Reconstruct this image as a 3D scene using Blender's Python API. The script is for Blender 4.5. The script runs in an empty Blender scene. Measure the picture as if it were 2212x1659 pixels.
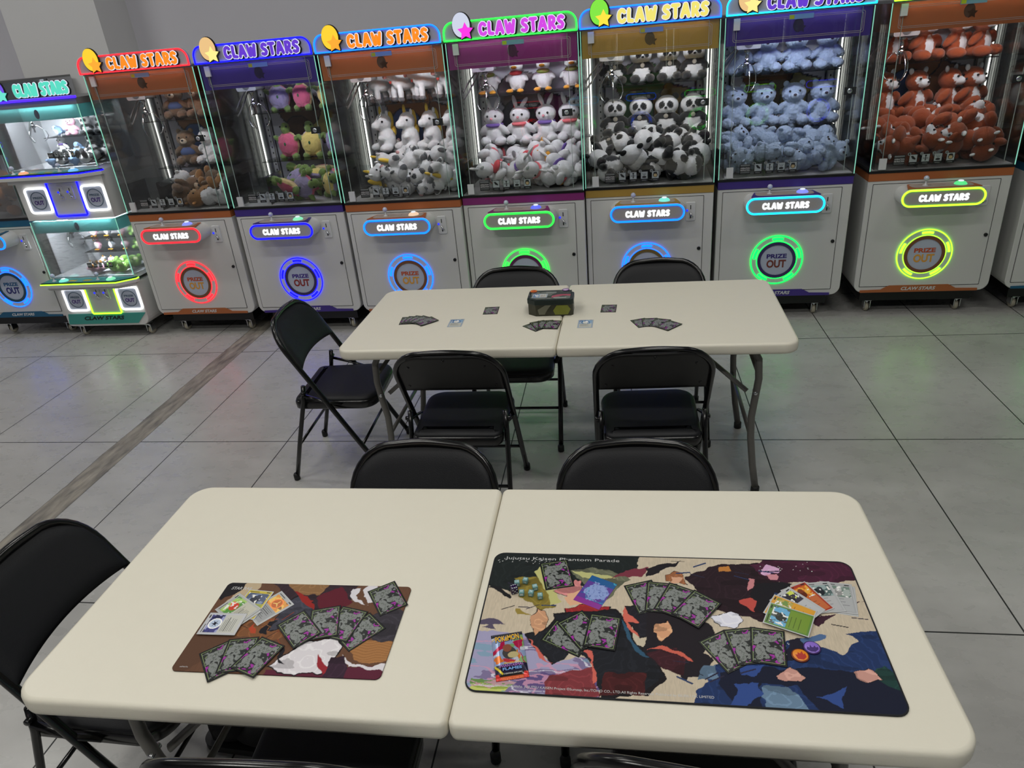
import bpy, bmesh, math, random
import numpy as np
from mathutils import Vector, Matrix, Euler
PI = math.pi
random.seed(7)
SC = bpy.context.scene
COL = SC.collection

# ------------------------------------------------------------------ camera
CAM_F, CAM_YAW, CAM_PITCH, CAM_ROLL = 1542.85, 0.1705, 0.4604, -0.0920
CAM_POS = Vector((0.3286, -1.2304, 1.8674))
def cam_axes():
    cy, sy, cp, sp, cr, sr = (math.cos(CAM_YAW), math.sin(CAM_YAW), math.cos(CAM_PITCH), math.sin(CAM_PITCH), math.cos(CAM_ROLL), math.sin(CAM_ROLL))
    f = Vector((-sy*cp, cy*cp, -sp)); r = Vector((cy, sy, 0)); u = r.cross(f)
    return cr*r+sr*u, -sr*r+cr*u, f
_r, _u, _f = cam_axes()
cd = bpy.data.cameras.new('camera'); cam = bpy.data.objects.new('camera', cd); COL.objects.link(cam)
cd.sensor_fit = 'HORIZONTAL'; cd.sensor_width = 36; cd.lens = 36*CAM_F/2212; cd.clip_start = .05; cd.clip_end = 60
m = Matrix((( _r.x, _u.x, -_f.x), (_r.y, _u.y, -_f.y), (_r.z, _u.z, -_f.z))).to_4x4(); m.translation = CAM_POS
cam.matrix_world = m
SC.camera = cam

# ------------------------------------------------------------------ world, exposure
SC.view_settings.view_transform = 'Standard'; SC.view_settings.look = 'None'
SC.view_settings.gamma = 1; SC.view_settings.use_curve_mapping = False
SC.view_settings.exposure = 0.0
SC.cycles.transparent_max_bounces = 32
SC.cycles.max_bounces = 8; SC.cycles.diffuse_bounces = 3; SC.cycles.glossy_bounces = 4; SC.cycles.transmission_bounces = 6
SC.cycles.sample_clamp_indirect = 4.0
SC.cycles.caustics_reflective = False; SC.cycles.caustics_refractive = False
W_ = bpy.data.worlds.new('room_ambient'); SC.world = W_; W_.use_nodes = True
W_.node_tree.nodes['Background'].inputs[0].default_value = (.75, .8, .86, 1)
W_.node_tree.nodes['Background'].inputs[1].default_value = 0.30
CEIL_Z = 3.9
def area(name, loc, size, power, col, rot=(0, 0, 0)):
    l = bpy.data.lights.new(name, 'AREA'); l.shape = 'RECTANGLE'; l.size, l.size_y = size; l.energy = power; l.color = col
    o = bpy.data.objects.new(name, l); COL.objects.link(o); o.location = loc; o.rotation_euler = rot
    return o
LAMPS = [((-1.6, -1.7), 31), ((0.9, -1.7), 31), ((-1.6, 0.5), 19), ((0.9, 0.5), 18), ((-1.9, 2.5), 11), ((0.8, 2.5), 9), ((3.3, 1.4), 11), ((-4.6, 2.0), 30)]
for (x, y), pw in LAMPS:
    area('ceiling_lamp_light', (x, y, CEIL_Z-.09), (1.15, .28), pw, (1.0, .985, .93))

# ------------------------------------------------------------------ materials
def lin(c):
    c = c/255.0
    return c/12.92 if c <= .04045 else ((c+.055)/1.055)**2.4
def rgb(r, g, b): return (lin(r), lin(g), lin(b), 1)
_mats = {}
def mat(key, col=(128, 128, 128), rough=.5, metal=0, spec=.5, noise=None, bump=None, emit=None, coat=0, attr=False, sheen=0):
    """noise=(scale, amount) varies the colour a little; bump=(scale, strength)"""
    if key in _mats: return _mats[key]
    M = bpy.data.materials.new(key); M.use_nodes = True; nt = M.node_tree; b = nt.nodes['Principled BSDF']
    c = rgb(*col)
    b.inputs['Base Color'].default_value = c; b.inputs['Roughness'].default_value = rough; b.inputs['Metallic'].default_value = metal
    b.inputs['Specular IOR Level'].default_value = spec; b.inputs['Coat Weight'].default_value = coat
    if sheen: b.inputs['Sheen Weight'].default_value = sheen; b.inputs['Sheen Roughness'].default_value = .6
    tc = nt.nodes.new('ShaderNodeTexCoord')
    if attr:
        a = nt.nodes.new('ShaderNodeVertexColor'); a.layer_name = 'Col'
        nt.links.new(a.outputs['Color'], b.inputs['Base Color']); src = a.outputs['Color']
    if noise:
        n = nt.nodes.new('ShaderNodeTexNoise'); n.inputs['Scale'].default_value = noise[0]; n.inputs['Detail'].default_value = 5
        nt.links.new(tc.outputs['Object'], n.inputs['Vector'])
        mr = nt.nodes.new('ShaderNodeMapRange'); mr.inputs[3].default_value = 1-noise[1]; mr.inputs[4].default_value = 1+noise[1]*.5
        nt.links.new(n.outputs['Fac'], mr.inputs[0])
        mx = nt.nodes.new('ShaderNodeVectorMath'); mx.operation = 'SCALE'
        if attr: nt.links.new(src, mx.inputs[0])
        else: mx.inputs[0].default_value = c[:3]
        nt.links.new(mr.outputs[0], mx.inputs['Scale']); nt.links.new(mx.outputs[0], b.inputs['Base Color'])
    if bump:
        n2 = nt.nodes.new('ShaderNodeTexNoise'); n2.inputs['Scale'].default_value = bump[0]; n2.inputs['Detail'].default_value = 3
        nt.links.new(tc.outputs['Object'], n2.inputs['Vector'])
        bp = nt.nodes.new('ShaderNodeBump'); bp.inputs['Strength'].default_value = bump[1]; bp.inputs['Distance'].default_value = .004
        nt.links.new(n2.outputs['Fac'], bp.inputs['Height']); nt.links.new(bp.outputs[0], b.inputs['Normal'])
    if emit:
        b.inputs['Emission Color'].default_value = (emit[0], emit[1], emit[2], 1); b.inputs['Emission Strength'].default_value = emit[3]
    _mats[key] = M
    return M
def glow(key, r, g, b, s=1.0):
    """light given off, linear rgb"""
    return mat(key, (30, 30, 30), .4, emit=(r, g, b, s))
def glass_mat(key='clear_glass', tint=(.98, .99, .985), gl=.75, ior=1.5, rough=0.0):
    if key in _mats: return _mats[key]
    M = bpy.data.materials.new(key); M.use_nodes = True; nt = M.node_tree; nt.nodes.clear()
    out = nt.nodes.new('ShaderNodeOutputMaterial'); mix = nt.nodes.new('ShaderNodeMixShader'); tr = nt.nodes.new('ShaderNodeBsdfTransparent')
    g = nt.nodes.new('ShaderNodeBsdfGlossy'); g.inputs['Roughness'].default_value = rough; fr = nt.nodes.new('ShaderNodeFresnel'); fr.inputs['IOR'].default_value = ior
    mu = nt.nodes.new('ShaderNodeMath'); mu.operation = 'MULTIPLY'; mu.inputs[1].default_value = gl
    tr.inputs[0].default_value = (*tint, 1)
    nt.links.new(fr.outputs[0], mu.inputs[0]); nt.links.new(mu.outputs[0], mix.inputs[0]); nt.links.new(tr.outputs[0], mix.inputs[1]); nt.links.new(g.outputs[0], mix.inputs[2])
    nt.links.new(mix.outputs[0], out.inputs['Surface'])
    _mats[key] = M
    return M

# ------------------------------------------------------------------ mesh helpers
class MB:
    def __init__(s): s.v = []; s.f = []; s.mi = []; s.sm = []; s.cur = 0
    def add(s, vs, fs, smooth=False, mi=None):
        o = len(s.v); s.v += [tuple(v) for v in vs]; s.f += [tuple(i+o for i in f) for f in fs]
        s.mi += [s.cur if mi is None else mi]*len(fs); s.sm += [smooth]*len(fs); return s
    def box(s, x0, x1, y0, y1, z0, z1, mi=None):
        vs = [(x, y, z) for z in (z0, z1) for y in (y0, y1) for x in (x0, x1)]
        return s.add(vs, [(0, 2, 3, 1), (4, 5, 7, 6), (0, 1, 5, 4), (2, 6, 7, 3), (0, 4, 6, 2), (1, 3, 7, 5)], mi=mi)
    def prism(s, pts, a, b, plane='xz', smooth=False, mi=None, inset=0):
        """pts 2D ccw; extruded between a and b along the third axis. inset>0 chamfers the a-side rim"""
        def P(p, d):
            return (p[0], d, p[1]) if plane == 'xz' else ((p[0], p[1], d) if plane == 'xy' else (d, p[0], p[1]))
        n = len(pts); rings = []
        if inset:
            ip = offset_poly(pts, -inset)
            sgn = 1 if b > a else -1
            rings = [[P(p, a) for p in ip], [P(p, a+sgn*inset) for p in pts], [P(p, b) for p in pts]]
        else: rings = [[P(p, a) for p in pts], [P(p, b) for p in pts]]
        vs = sum(rings, []); fs = [tuple(range(n))[::-1], tuple(range(n*(len(rings)-1), n*len(rings)))]
        for k in range(len(rings)-1):
            for i in range(n):
                j = (i+1) % n; fs.append((k*n+i, k*n+j, (k+1)*n+j, (k+1)*n+i))
        return s.add(vs, fs, smooth, mi)
    def ringband(s, outer, inner, a, b, plane='xz', mi=None):
        """frame between two polygons with the same count"""
        def P(p, d): return (p[0], d, p[1]) if plane == 'xz' else ((p[0], p[1], d) if plane == 'xy' else (d, p[0], p[1]))
        n = len(outer); vs = [P(p, a) for p in outer]+[P(p, a) for p in inner]+[P(p, b) for p in outer]+[P(p, b) for p in inner]; fs = []
        for i in range(n):
            j = (i+1) % n
            fs += [(i, j, n+j, n+i), (2*n+i, 3*n+i, 3*n+j, 2*n+j), (i, 2*n+i, 2*n+j, j), (n+i, n+j, 3*n+j, 3*n+i)]
        return s.add(vs, fs, mi=mi)
    def tube(s, pts, r, n=10, closed=False, mi=None, flat=None, rs=None):
        pts = [Vector(p) for p in pts]; m_ = len(pts); vs = []; up = None
        for i, p in enumerate(pts):
            if closed: t = pts[(i+1) % m_]-pts[i-1]
            else: t = pts[min(i+1, m_-1)]-pts[max(i-1, 0)]
            t = t.normalized() if t.length > 1e-9 else Vector((0, 0, 1))
            if up is None:
                up = Vector((0, 0, 1)) if abs(t.z) < .9 else Vector((1, 0, 0))
            a = (up-t*up.dot(t))
            a = a.normalized() if a.length > 1e-6 else t.orthogonal().normalized()
            up = a; b = t.cross(a); rr = rs[i] if rs else r
            for k in range(n):
                an = 2*PI*k/n; q = p+a*math.cos(an)*rr+b*math.sin(an)*rr*(flat or 1)
                vs.append(q)
        fs = []
        for i in range(m_ if closed else m_-1):
            for k in range(n):
                i2 = (i+1) % m_; k2 = (k+1) % n; fs.append((i*n+k, i*n+k2, i2*n+k2, i2*n+k))
        if not closed: fs += [tuple(range(n))[::-1], tuple(range((m_-1)*n, m_*n))]
        return s.add(vs, fs, True, mi)
    def lathe(s, prof, n=24, origin=(0, 0, 0), axis='z', mi=None, smooth=True):
        """prof [(r, h)] from one end to the other"""
        ox, oy, oz = origin; vs = []
        for r, h in prof:
            for k in range(n):
                a = 2*PI*k/n; x, y = r*math.cos(a), r*math.sin(a)
                vs.append((ox+x, oy+y, oz+h) if axis == 'z' else ((ox+x, oy+h, oz+y) if axis == 'y' else (ox+h, oy+x, oz+y)))
        fs = [(i*n+k, i*n+(k+1) % n, (i+1)*n+(k+1) % n, (i+1)*n+k) for i in range(len(prof)-1) for k in range(n)]
        fs += [tuple(range(n))[::-1], tuple(range((len(prof)-1)*n, len(prof)*n))]
        return s.add(vs, fs, smooth, mi)
    def ball(s, c, r, n=14, mi=None, rot=None):
        rx, ry, rz = (r, r, r) if not hasattr(r, '__len__') else r
        m_ = max(6, n//2+1); vs = []; R = rot.to_matrix() if rot else None
        for i in range(m_+1):
            th = PI*i/m_
            for k in range(n):
                ph = 2*PI*k/n; q = Vector((rx*math.sin(th)*math.cos(ph), ry*math.sin(th)*math.sin(ph), rz*math.cos(th)))
                if R: q = R @ q
                vs.append((c[0]+q.x, c[1]+q.y, c[2]+q.z))
        fs = [(i*n+k, (i+1)*n+k, (i+1)*n+(k+1) % n, i*n+(k+1) % n) for i in range(m_) for k in range(n)]
        return s.add(vs, fs, True, mi)
    def mesh(s, name):
        me = bpy.data.meshes.new(name); me.from_pydata(s.v, [], s.f)
        me.polygons.foreach_set('material_index', s.mi); me.polygons.foreach_set('use_smooth', s.sm)
        bm = bmesh.new(); bm.from_mesh(me); bmesh.ops.remove_doubles(bm, verts=bm.verts, dist=1e-6)
        bmesh.ops.recalc_face_normals(bm, faces=bm.faces); bm.to_mesh(me); bm.free()
        return me
    def build(s, name, mats, parent=None, loc=None, rot=None):
        return link(s.mesh(name), name, mats, parent, loc, rot)
def link(me, name, mats=None, parent=None, loc=None, rot=None):
    if mats is not None and not len(me.materials):
        for x in (mats if isinstance(mats, (list, tuple)) else [mats]): me.materials.append(x)
    o = bpy.data.objects.new(name, me); COL.objects.link(o)
    if parent is not None: o.parent = parent
    if loc is not None: o.location = loc
    if rot is not None: o.rotation_euler = rot
    return o
def bevel(o, w=.004, seg=2, ang=40):
    b = o.modifiers.new('bevel', 'BEVEL'); b.width = w; b.segments = seg; b.limit_method = 'ANGLE'; b.angle_limit = math.radians(ang); b.harden_normals = False
    return o
def empty(name, label=None, cat=None, loc=(0, 0, 0), rz=0, group=None):
    o = bpy.data.objects.new(name, None); COL.objects.link(o); o.location = loc; o.rotation_euler = (0, 0, rz); o.empty_display_size = .1
    tag(o, label, cat, group); return o
def tag(o, label=None, cat=None, group=None, kind=None):
    if label: o['label'] = label
    if cat: o['category'] = cat
    if group: o['group'] = group
    if kind: o['kind'] = kind
    return o
def kids(o): return [c for c in CHILD.get(o.name, [])]
CHILD = {}
def index_children():
    CHILD.clear()
    for o in bpy.data.objects:
        if o.parent: CHILD.setdefault(o.parent.name, []).append(o)
def copy_tree(o, parent=None):
    c = o.copy(); COL.objects.link(c)
    if parent is not None: c.parent = parent
    ch = CHILD.get(o.name, [])
    for k in ch: copy_tree(k, c)
    return c
def rrect(x0, x1, z0, z1, r, n=6):
    """rounded rectangle, ccw; r one radius or (bl, br, tr, tl)"""
    rs = r if hasattr(r, '__len__') else (r, r, r, r); P = []
    for (cx, cz, a0), q in zip(((x0, z0, PI), (x1, z0, 1.5*PI), (x1, z1, 0), (x0, z1, .5*PI)), rs):
        q = max(q, 1e-5); ox = cx+(q if cx == x0 else -q); oz = cz+(q if cz == z0 else -q)
        for k in range(n+1):
            a = a0+.5*PI*k/n; P.append((ox+q*math.cos(a), oz+q*math.sin(a)))
    return P
def circle(cx, cz, r, n=40, r2=None): return [(cx+r*math.cos(2*PI*k/n), cz+(r2 or r)*math.sin(2*PI*k/n)) for k in range(n)]
def offset_poly(pts, d):
    n = len(pts); out = []
    for i in range(n):
        a, b, c = Vector(pts[i-1]), Vector(pts[i]), Vector(pts[(i+1) % n])
        e1 = (b-a); e2 = (c-b)
        e1 = e1.normalized() if e1.length > 1e-9 else e2.normalized(); e2 = e2.normalized() if e2.length > 1e-9 else e1
        nn = Vector((e1.y+e2.y, -e1.x-e2.x)); nn = nn.normalized() if nn.length > 1e-9 else Vector((e1.y, -e1.x))
        k = max(.5, nn.dot(Vector((e1.y, -e1.x)))); q = b+nn*d/k; out.append((q.x, q.y))
    return out
def star(cx, cz, R, r, n=5, a0=PI/2):
    return [(cx+(R if k % 2 == 0 else r)*math.cos(a0+PI*k/n), cz+(R if k % 2 == 0 else r)*math.sin(a0+PI*k/n)) for k in range(2*n)]

# ------------------------------------------------------------------ lettering
GL = {
 'C': (.72, [[(.70, .84), (.56, .97), (.36, 1.0), (.14, .86), (.04, .6), (.05, .33), (.18, .08), (.42, 0), (.62, .04), (.72, .14)]]),
 'L': (.55, [[(.10, 1.0), (.06, .5), (.08, .05), (.5, .0)]]),
 'A': (.78, [[(.0, 0), (.36, 1.0), (.46, 1.0), (.78, 0)], [(.2, .3), (.6, .3)]]),
 'W': (1.02, [[(0, 1), (.2, 0), (.3, 0), (.5, .75), (.7, 0), (.8, 0), (1.0, 1)]]),
 'S': (.62, [[(.6, .9), (.4, 1.0), (.16, .93), (.06, .74), (.2, .57), (.45, .46), (.58, .28), (.48, .07), (.26, 0), (.02, .08)]]),
 'T': (.66, [[(0, 1), (.66, 1)], [(.33, 1), (.33, 0)]]),
 'R': (.66, [[(.08, 0), (.08, 1), (.4, 1), (.6, .86), (.58, .6), (.38, .46), (.1, .46)], [(.3, .46), (.64, 0)]]),
}
def stroke_text(mb, s, x0, z0, width, height, rad, y0, y1, slope=0, gap=.42, squash=1):
    """chunky rounded capitals made of capsule strokes, in the xz plane between y0 and y1"""
    tot = 0; adv = []
    for ch in s:
        adv.append(tot)
        tot += (.55 if ch == ' ' else GL[ch][0]+gap)
    tot -= gap; sx = width/tot
    cache = []
    for ch, a in zip(s, adv):
        if ch == ' ': continue
        for st in GL[ch][1]:
            P = [(x0+(a+p[0])*sx, z0+p[1]*height+((a+p[0])*sx)*slope) for p in st]
            for i in range(len(P)-1):
                (ax, az), (bx, bz) = P[i], P[i+1]; an = math.atan2(bz-az, bx-ax); q = []
                for k in range(7): t = an+PI/2+PI*k/6; q.append((ax+rad*math.cos(t), az+rad*math.sin(t)))
                for k in range(7): t = an-PI/2+PI*k/6; q.append((bx+rad*math.cos(t), bz+rad*math.sin(t)))
                e = (i % 2)*.00012
                mb.prism(q, y0-e, y1, 'xz')
    return mb
_txt = {}
def text_mesh(s, bold=.0, ext=.02, shear=0):
    k = (s, bold, ext, shear)
    if k in _txt: return _txt[k]
    cu = bpy.data.curves.new('lettering', 'FONT'); cu.body = s; cu.offset = bold; cu.extrude = ext; cu.shear = shear; cu.resolution_u = 3
    cu.align_x = 'CENTER'; cu.align_y = 'CENTER'
    o = bpy.data.objects.new('lettering_source', cu); COL.objects.link(o); bpy.context.view_layer.update()
    me = bpy.data.meshes.new_from_object(o.evaluated_get(bpy.context.evaluated_depsgraph_get()))
    bpy.data.objects.remove(o); bpy.data.curves.remove(cu)
    xs = [v.co.x for v in me.vertices]; ys = [v.co.y for v in me.vertices]
    cx, cy = (min(xs)+max(xs))/2, (min(ys)+max(ys))/2
    for v in me.vertices: v.co.x -= cx; v.co.y -= cy
    me['w'] = max(xs)-min(xs); me['h'] = max(ys)-min(ys)
    _txt[k] = me
    return me
def lettering(name, s, w, h, m_, parent, loc, rot=(PI/2, 0, 0), bold=0, ext=.02, shear=0, thick=None):
    """text fitted to w x h metres; lies in local xy, turned by rot"""
    src = text_mesh(s, bold, ext, shear); me = src.copy(); me.materials.clear(); me.materials.append(m_)
    sx = w/src['w']; sy = h/src['h'] if h else sx; sz = (thick or .002)/(2*ext)
    for v in me.vertices: v.co = Vector((v.co.x*sx, v.co.y*sy, v.co.z*sz))
    o = bpy.data.objects.new(name, me); COL.objects.link(o); o.parent = parent; o.location = loc; o.rotation_euler = rot
    return o

# ------------------------------------------------------------------ painted sheets (patterns baked into the mesh's own colours)
class Sheet:
    def __init__(s, w, h, step, base=(200, 200, 200), seed=1):
        s.w, s.h = w, h; s.nx = int(round(w/step))+1; s.ny = int(round(h/step))+1
        s.X, s.Y = np.meshgrid(np.linspace(0, w, s.nx), np.linspace(0, h, s.ny)); s.rng = np.random.RandomState(seed)
        s.C = np.zeros((s.ny, s.nx, 3)); s.C[:] = base
    def noise(s, scale, octaves=3, seed=0, ax=1, ay=1):
        out = np.zeros_like(s.X); amp = 1; tot = 0
        for o in range(octaves):
            rg = np.random.RandomState(seed*13+o+1); g = rg.rand(64, 64)
            u = (s.X*ax/scale*(2**o)) % 63; v = (s.Y*ay/scale*(2**o)) % 63
            iu = u.astype(int); iv = v.astype(int); fu = u-iu; fv = v-iv; fu = fu*fu*(3-2*fu); fv = fv*fv*(3-2*fv)
            a = g[iv, iu]*(1-fu)+g[iv, iu+1]*fu; b = g[iv+1, iu]*(1-fu)+g[iv+1, iu+1]*fu
            out += amp*(a*(1-fv)+b*fv); tot += amp; amp *= .5
        return out/tot
    def put(s, mask, col, a=1.0):
        m_ = (mask*a)[..., None] if mask.dtype != bool else (mask.astype(float)*a)[..., None]
        s.C = s.C*(1-m_)+np.array(col, float)*m_
    def poly(s, pts, warp=0, seed=0, wscale=.02):
        X, Y = s.X, s.Y
        if warp:
            X = X+(s.noise(wscale, 3, seed+5)-.5)*warp; Y = Y+(s.noise(wscale, 3, seed+9)-.5)*warp
        inside = np.zeros(X.shape, bool); n = len(pts)
        for i in range(n):
            x1, y1 = pts[i-1]; x2, y2 = pts[i]
            c = ((y1 > Y) != (y2 > Y)) & (X < (x2-x1)*(Y-y1)/((y2-y1) if y2 != y1 else 1e-9)+x1)
            inside ^= c
        return inside
    def rect(s, x0, x1, y0, y1): return (s.X >= x0) & (s.X <= x1) & (s.Y >= y0) & (s.Y <= y1)
    def disc(s, cx, cy, r, ry=None): return ((s.X-cx)/r)**2+((s.Y-cy)/(ry or r))**2 <= 1
    def line(s, p, q, w):
        px, py = p; dx, dy = q[0]-px, q[1]-py; L = dx*dx+dy*dy+1e-12
        t = np.clip(((s.X-px)*dx+(s.Y-py)*dy)/L, 0, 1)
        return (s.X-px-t*dx)**2+(s.Y-py-t*dy)**2 <= (w/2)**2
    def mesh(s, name, thick=.0006, corner=0, top_fn=None, side=(30, 30, 30)):
        """a thin solid centred on the origin, bottom at z=0, the sheet's colours on its top"""
        nx, ny = s.nx, s.ny; X = s.X.ravel()-s.w/2; Y = s.Y.ravel()-s.h/2
        if corner:
            # pull the grid corners onto a rounded outline
            ax = np.abs(X)-(s.w/2-corner); ay = np.abs(Y)-(s.h/2-corner); mk = (ax > 0) & (ay > 0)
            L = np.hypot(ax, ay)+1e-12; mx_ = np.maximum(ax, ay); k = np.where(mk, mx_/L, 1)
            X = np.where(mk, np.sign(X)*((s.w/2-corner)+ax*k), X); Y = np.where(mk, np.sign(Y)*((s.h/2-corner)+ay*k), Y)
        Z = np.full(X.shape, thick)
        if top_fn is not None: Z = Z+top_fn(s.X, s.Y).ravel()
        V = np.stack([X, Y, Z], 1); idx = np.arange(nx*ny).reshape(ny, nx)
        F = np.stack([idx[:-1, :-1], idx[:-1, 1:], idx[1:, 1:], idx[1:, :-1]], -1).reshape(-1, 4)
        bd = np.concatenate([idx[0, :-1], idx[:-1, -1], idx[-1, :0:-1], idx[:0:-1, 0]]); nb = len(bd)
        V2 = V[bd].copy(); V2[:, 2] = 0; V = np.concatenate([V, V2]); b2 = np.arange(nx*ny, nx*ny+nb)
        S = np.stack([bd, b2, np.roll(b2, -1), np.roll(bd, -1)], 1)
        me = bpy.data.meshes.new(name)
        nf = len(F)+len(S)+1; loops = np.concatenate([F.ravel(), S.ravel(), b2[::-1]])
        me.vertices.add(len(V)); me.vertices.foreach_set('co', V.ravel().astype(np.float32))
        me.loops.add(len(loops)); me.loops.foreach_set('vertex_index', loops.astype(np.int32)); me.polygons.add(nf)
        st = np.concatenate([np.arange(0, 4*(len(F)+len(S)), 4), [4*(len(F)+len(S))]]).astype(np.int32)
        me.polygons.foreach_set('loop_start', st); me.update(calc_edges=True); me.validate()
        c = s.C.reshape(-1, 3)/255; c = np.clip(c, 0, 1); c = np.where(c <= .04045, c/12.92, ((c+.055)/1.055)**2.4)
        sc_ = np.array([lin(v) for v in side]); c = np.concatenate([c, np.tile(sc_, (nb, 1))]); c = np.concatenate([c, np.ones((len(c), 1))], 1)
        at = me.color_attributes.new('Col', 'FLOAT_COLOR', 'POINT'); at.data.foreach_set('color', c.ravel().astype(np.float32))
        return me

MAT_RIGHT=[((25,32,32),[[-5,401],[349,397],[335,353],[301,327],[262,294],[203,298],[117,318],[60,302],[97,266],[64,268],[29,277],[0,294]],'sw'),((132,116,48),[[58,316],[117,322],[144,279],[161,224],[132,217],[110,228],[84,253],[63,278]],'sw'),((190,188,122),[[95,342],[122,351],[134,319],[170,244],[147,227],[138,268],[107,318]],None),((105,108,88),[[176,349],[238,359],[286,336],[322,324],[286,285],[251,248],[227,299]],'sw'),((185,185,125),[[184,350],[221,344],[262,335],[291,326],[250,324],[214,326]],None),((120,50,65),[[274,325],[311,352],[357,364],[346,329],[298,326]],None),((205,130,130),[[151,279],[186,308],[214,316],[218,272],[181,260]],'edge'),((222,172,138),[[171,260],[210,278],[239,260],[221,230],[189,235]],None),((150,40,42),[[176,219],[216,237],[274,236],[271,211],[224,203],[183,210]],'edge'),((124,112,150),[[-1,147],[94,154],[109,141],[164,75],[233,95],[248,64],[262,8],[162,3],[1,0]],'marble'),((150,168,72),[[9,28],[62,36],[99,28],[80,7],[8,5]],'marble2'),((125,52,58),[[159,46],[241,69],[262,8],[152,2]],'sw'),((27,29,36),[[163,203],[228,209],[285,221],[311,189],[327,135],[358,97],[380,57],[342,20],[262,9],[248,64],[233,95],[198,109],[164,75],[138,100],[109,141],[145,160],[164,188]],'edge'),((70,26,28),[[262,52],[344,62],[342,15],[262,8]],'sw'),((205,100,88),[[109,141],[124,122],[157,83],[164,75],[139,87],[119,122]],None),((205,100,88),[[219,113],[239,106],[239,82],[256,42],[250,37],[239,74]],None),((48,84,110),[[289,206],[306,183],[335,125],[363,99],[334,106],[306,160]],None),((200,150,115),[[107,197],[120,221],[137,214],[146,193],[144,169],[127,159],[117,150]],'edge'),((85,76,98),[[2,179],[20,188],[56,176],[27,169],[41,152],[10,157],[23,165]],None),((25,25,28),[[5,292],[28,280],[56,251],[44,249],[20,273]],None),((150,130,60),[[72,214],[83,216],[105,205],[80,200]],None),((32,30,38),[[308,238],[364,225],[444,220],[440,184],[372,172],[332,155],[318,190]],'edge'),((210,105,90),[[303,234],[316,220],[342,194],[318,195],[338,156],[315,178]],None),((33,28,34),[[350,229],[464,217],[485,164],[460,119],[477,101],[453,64],[410,50],[402,85],[366,83],[344,112]],None),((62,28,36),[[349,112],[406,128],[434,102],[416,59],[378,78]],'sw'),((205,100,84),[[344,115],[381,131],[439,102],[423,104],[381,122]],None),((215,160,122),[[370,193],[399,200],[402,173],[383,149],[367,165]],'edge'),((30,26,32),[[356,364],[437,392],[406,362],[372,340],[355,333]],None),((40,24,32),[[443,339],[513,375],[597,391],[633,376],[639,324],[610,260],[591,210],[563,222],[528,220],[494,233],[466,282],[444,320]],'sw'),((72,28,52),[[584,378],[609,393],[788,397],[800,347],[729,331],[649,325],[612,335]],'sw'),((26,24,30),[[591,322],[636,336],[668,326],[627,268],[581,237],[565,294]],None),((190,80,72),[[543,271],[581,269],[581,237],[549,257]],None),((150,95,62),[[396,337],[413,357],[435,347],[441,315],[419,314],[399,316]],'edge'),((214,165,135),[[407,338],[427,339],[422,319],[409,320]],None),((190,125,60),[[519,371],[538,376],[543,360],[521,357]],None),((214,168,205),[[603,358],[614,375],[626,382],[641,374],[640,358],[609,350]],'edge'),((205,140,150),[[612,350],[639,351],[629,328],[616,331]],None),((200,130,135),[[572,337],[588,334],[583,307],[571,298],[569,317]],None),((225,225,238),[[484,210],[503,228],[520,236],[539,231],[551,208],[528,190],[498,188]],'edge'),((60,30,46),[[678,228],[742,245],[800,309],[800,291],[769,271],[724,234],[687,201],[677,211]],None),((32,52,96),[[737,184],[801,207],[802,38],[796,-1],[762,-1],[538,0],[415,1],[436,29],[461,50],[461,85],[510,103],[613,152],[640,166],[689,153],[722,136],[758,166]],'sw'),((104,130,156),[[558,51],[602,45],[626,6],[545,3]],'sw'),((104,130,156),[[456,88],[485,96],[471,60],[441,55]],'sw'),((30,62,58),[[721,77],[786,107],[802,57],[765,41]],'sw'),((22,27,48),[[482,75],[648,99],[736,89],[796,37],[795,3],[668,3],[615,54],[558,51],[538,0],[478,46]],None),((50,76,140),[[506,47],[556,50],[552,31],[495,3]],None),((50,76,140),[[679,44],[709,59],[685,17],[650,23]],None),((50,76,140),[[522,89],[578,95],[551,70],[523,71]],None),((200,150,138),[[587,78],[619,94],[640,75],[628,63],[591,67]],'edge'),((200,150,138),[[726,90],[757,99],[770,78],[742,67],[727,76]],'edge'),((30,28,44),[[619,159],[660,170],[655,129],[616,109]],None),((80,108,150),[[652,167],[702,176],[695,166],[659,145]],None)]
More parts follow.
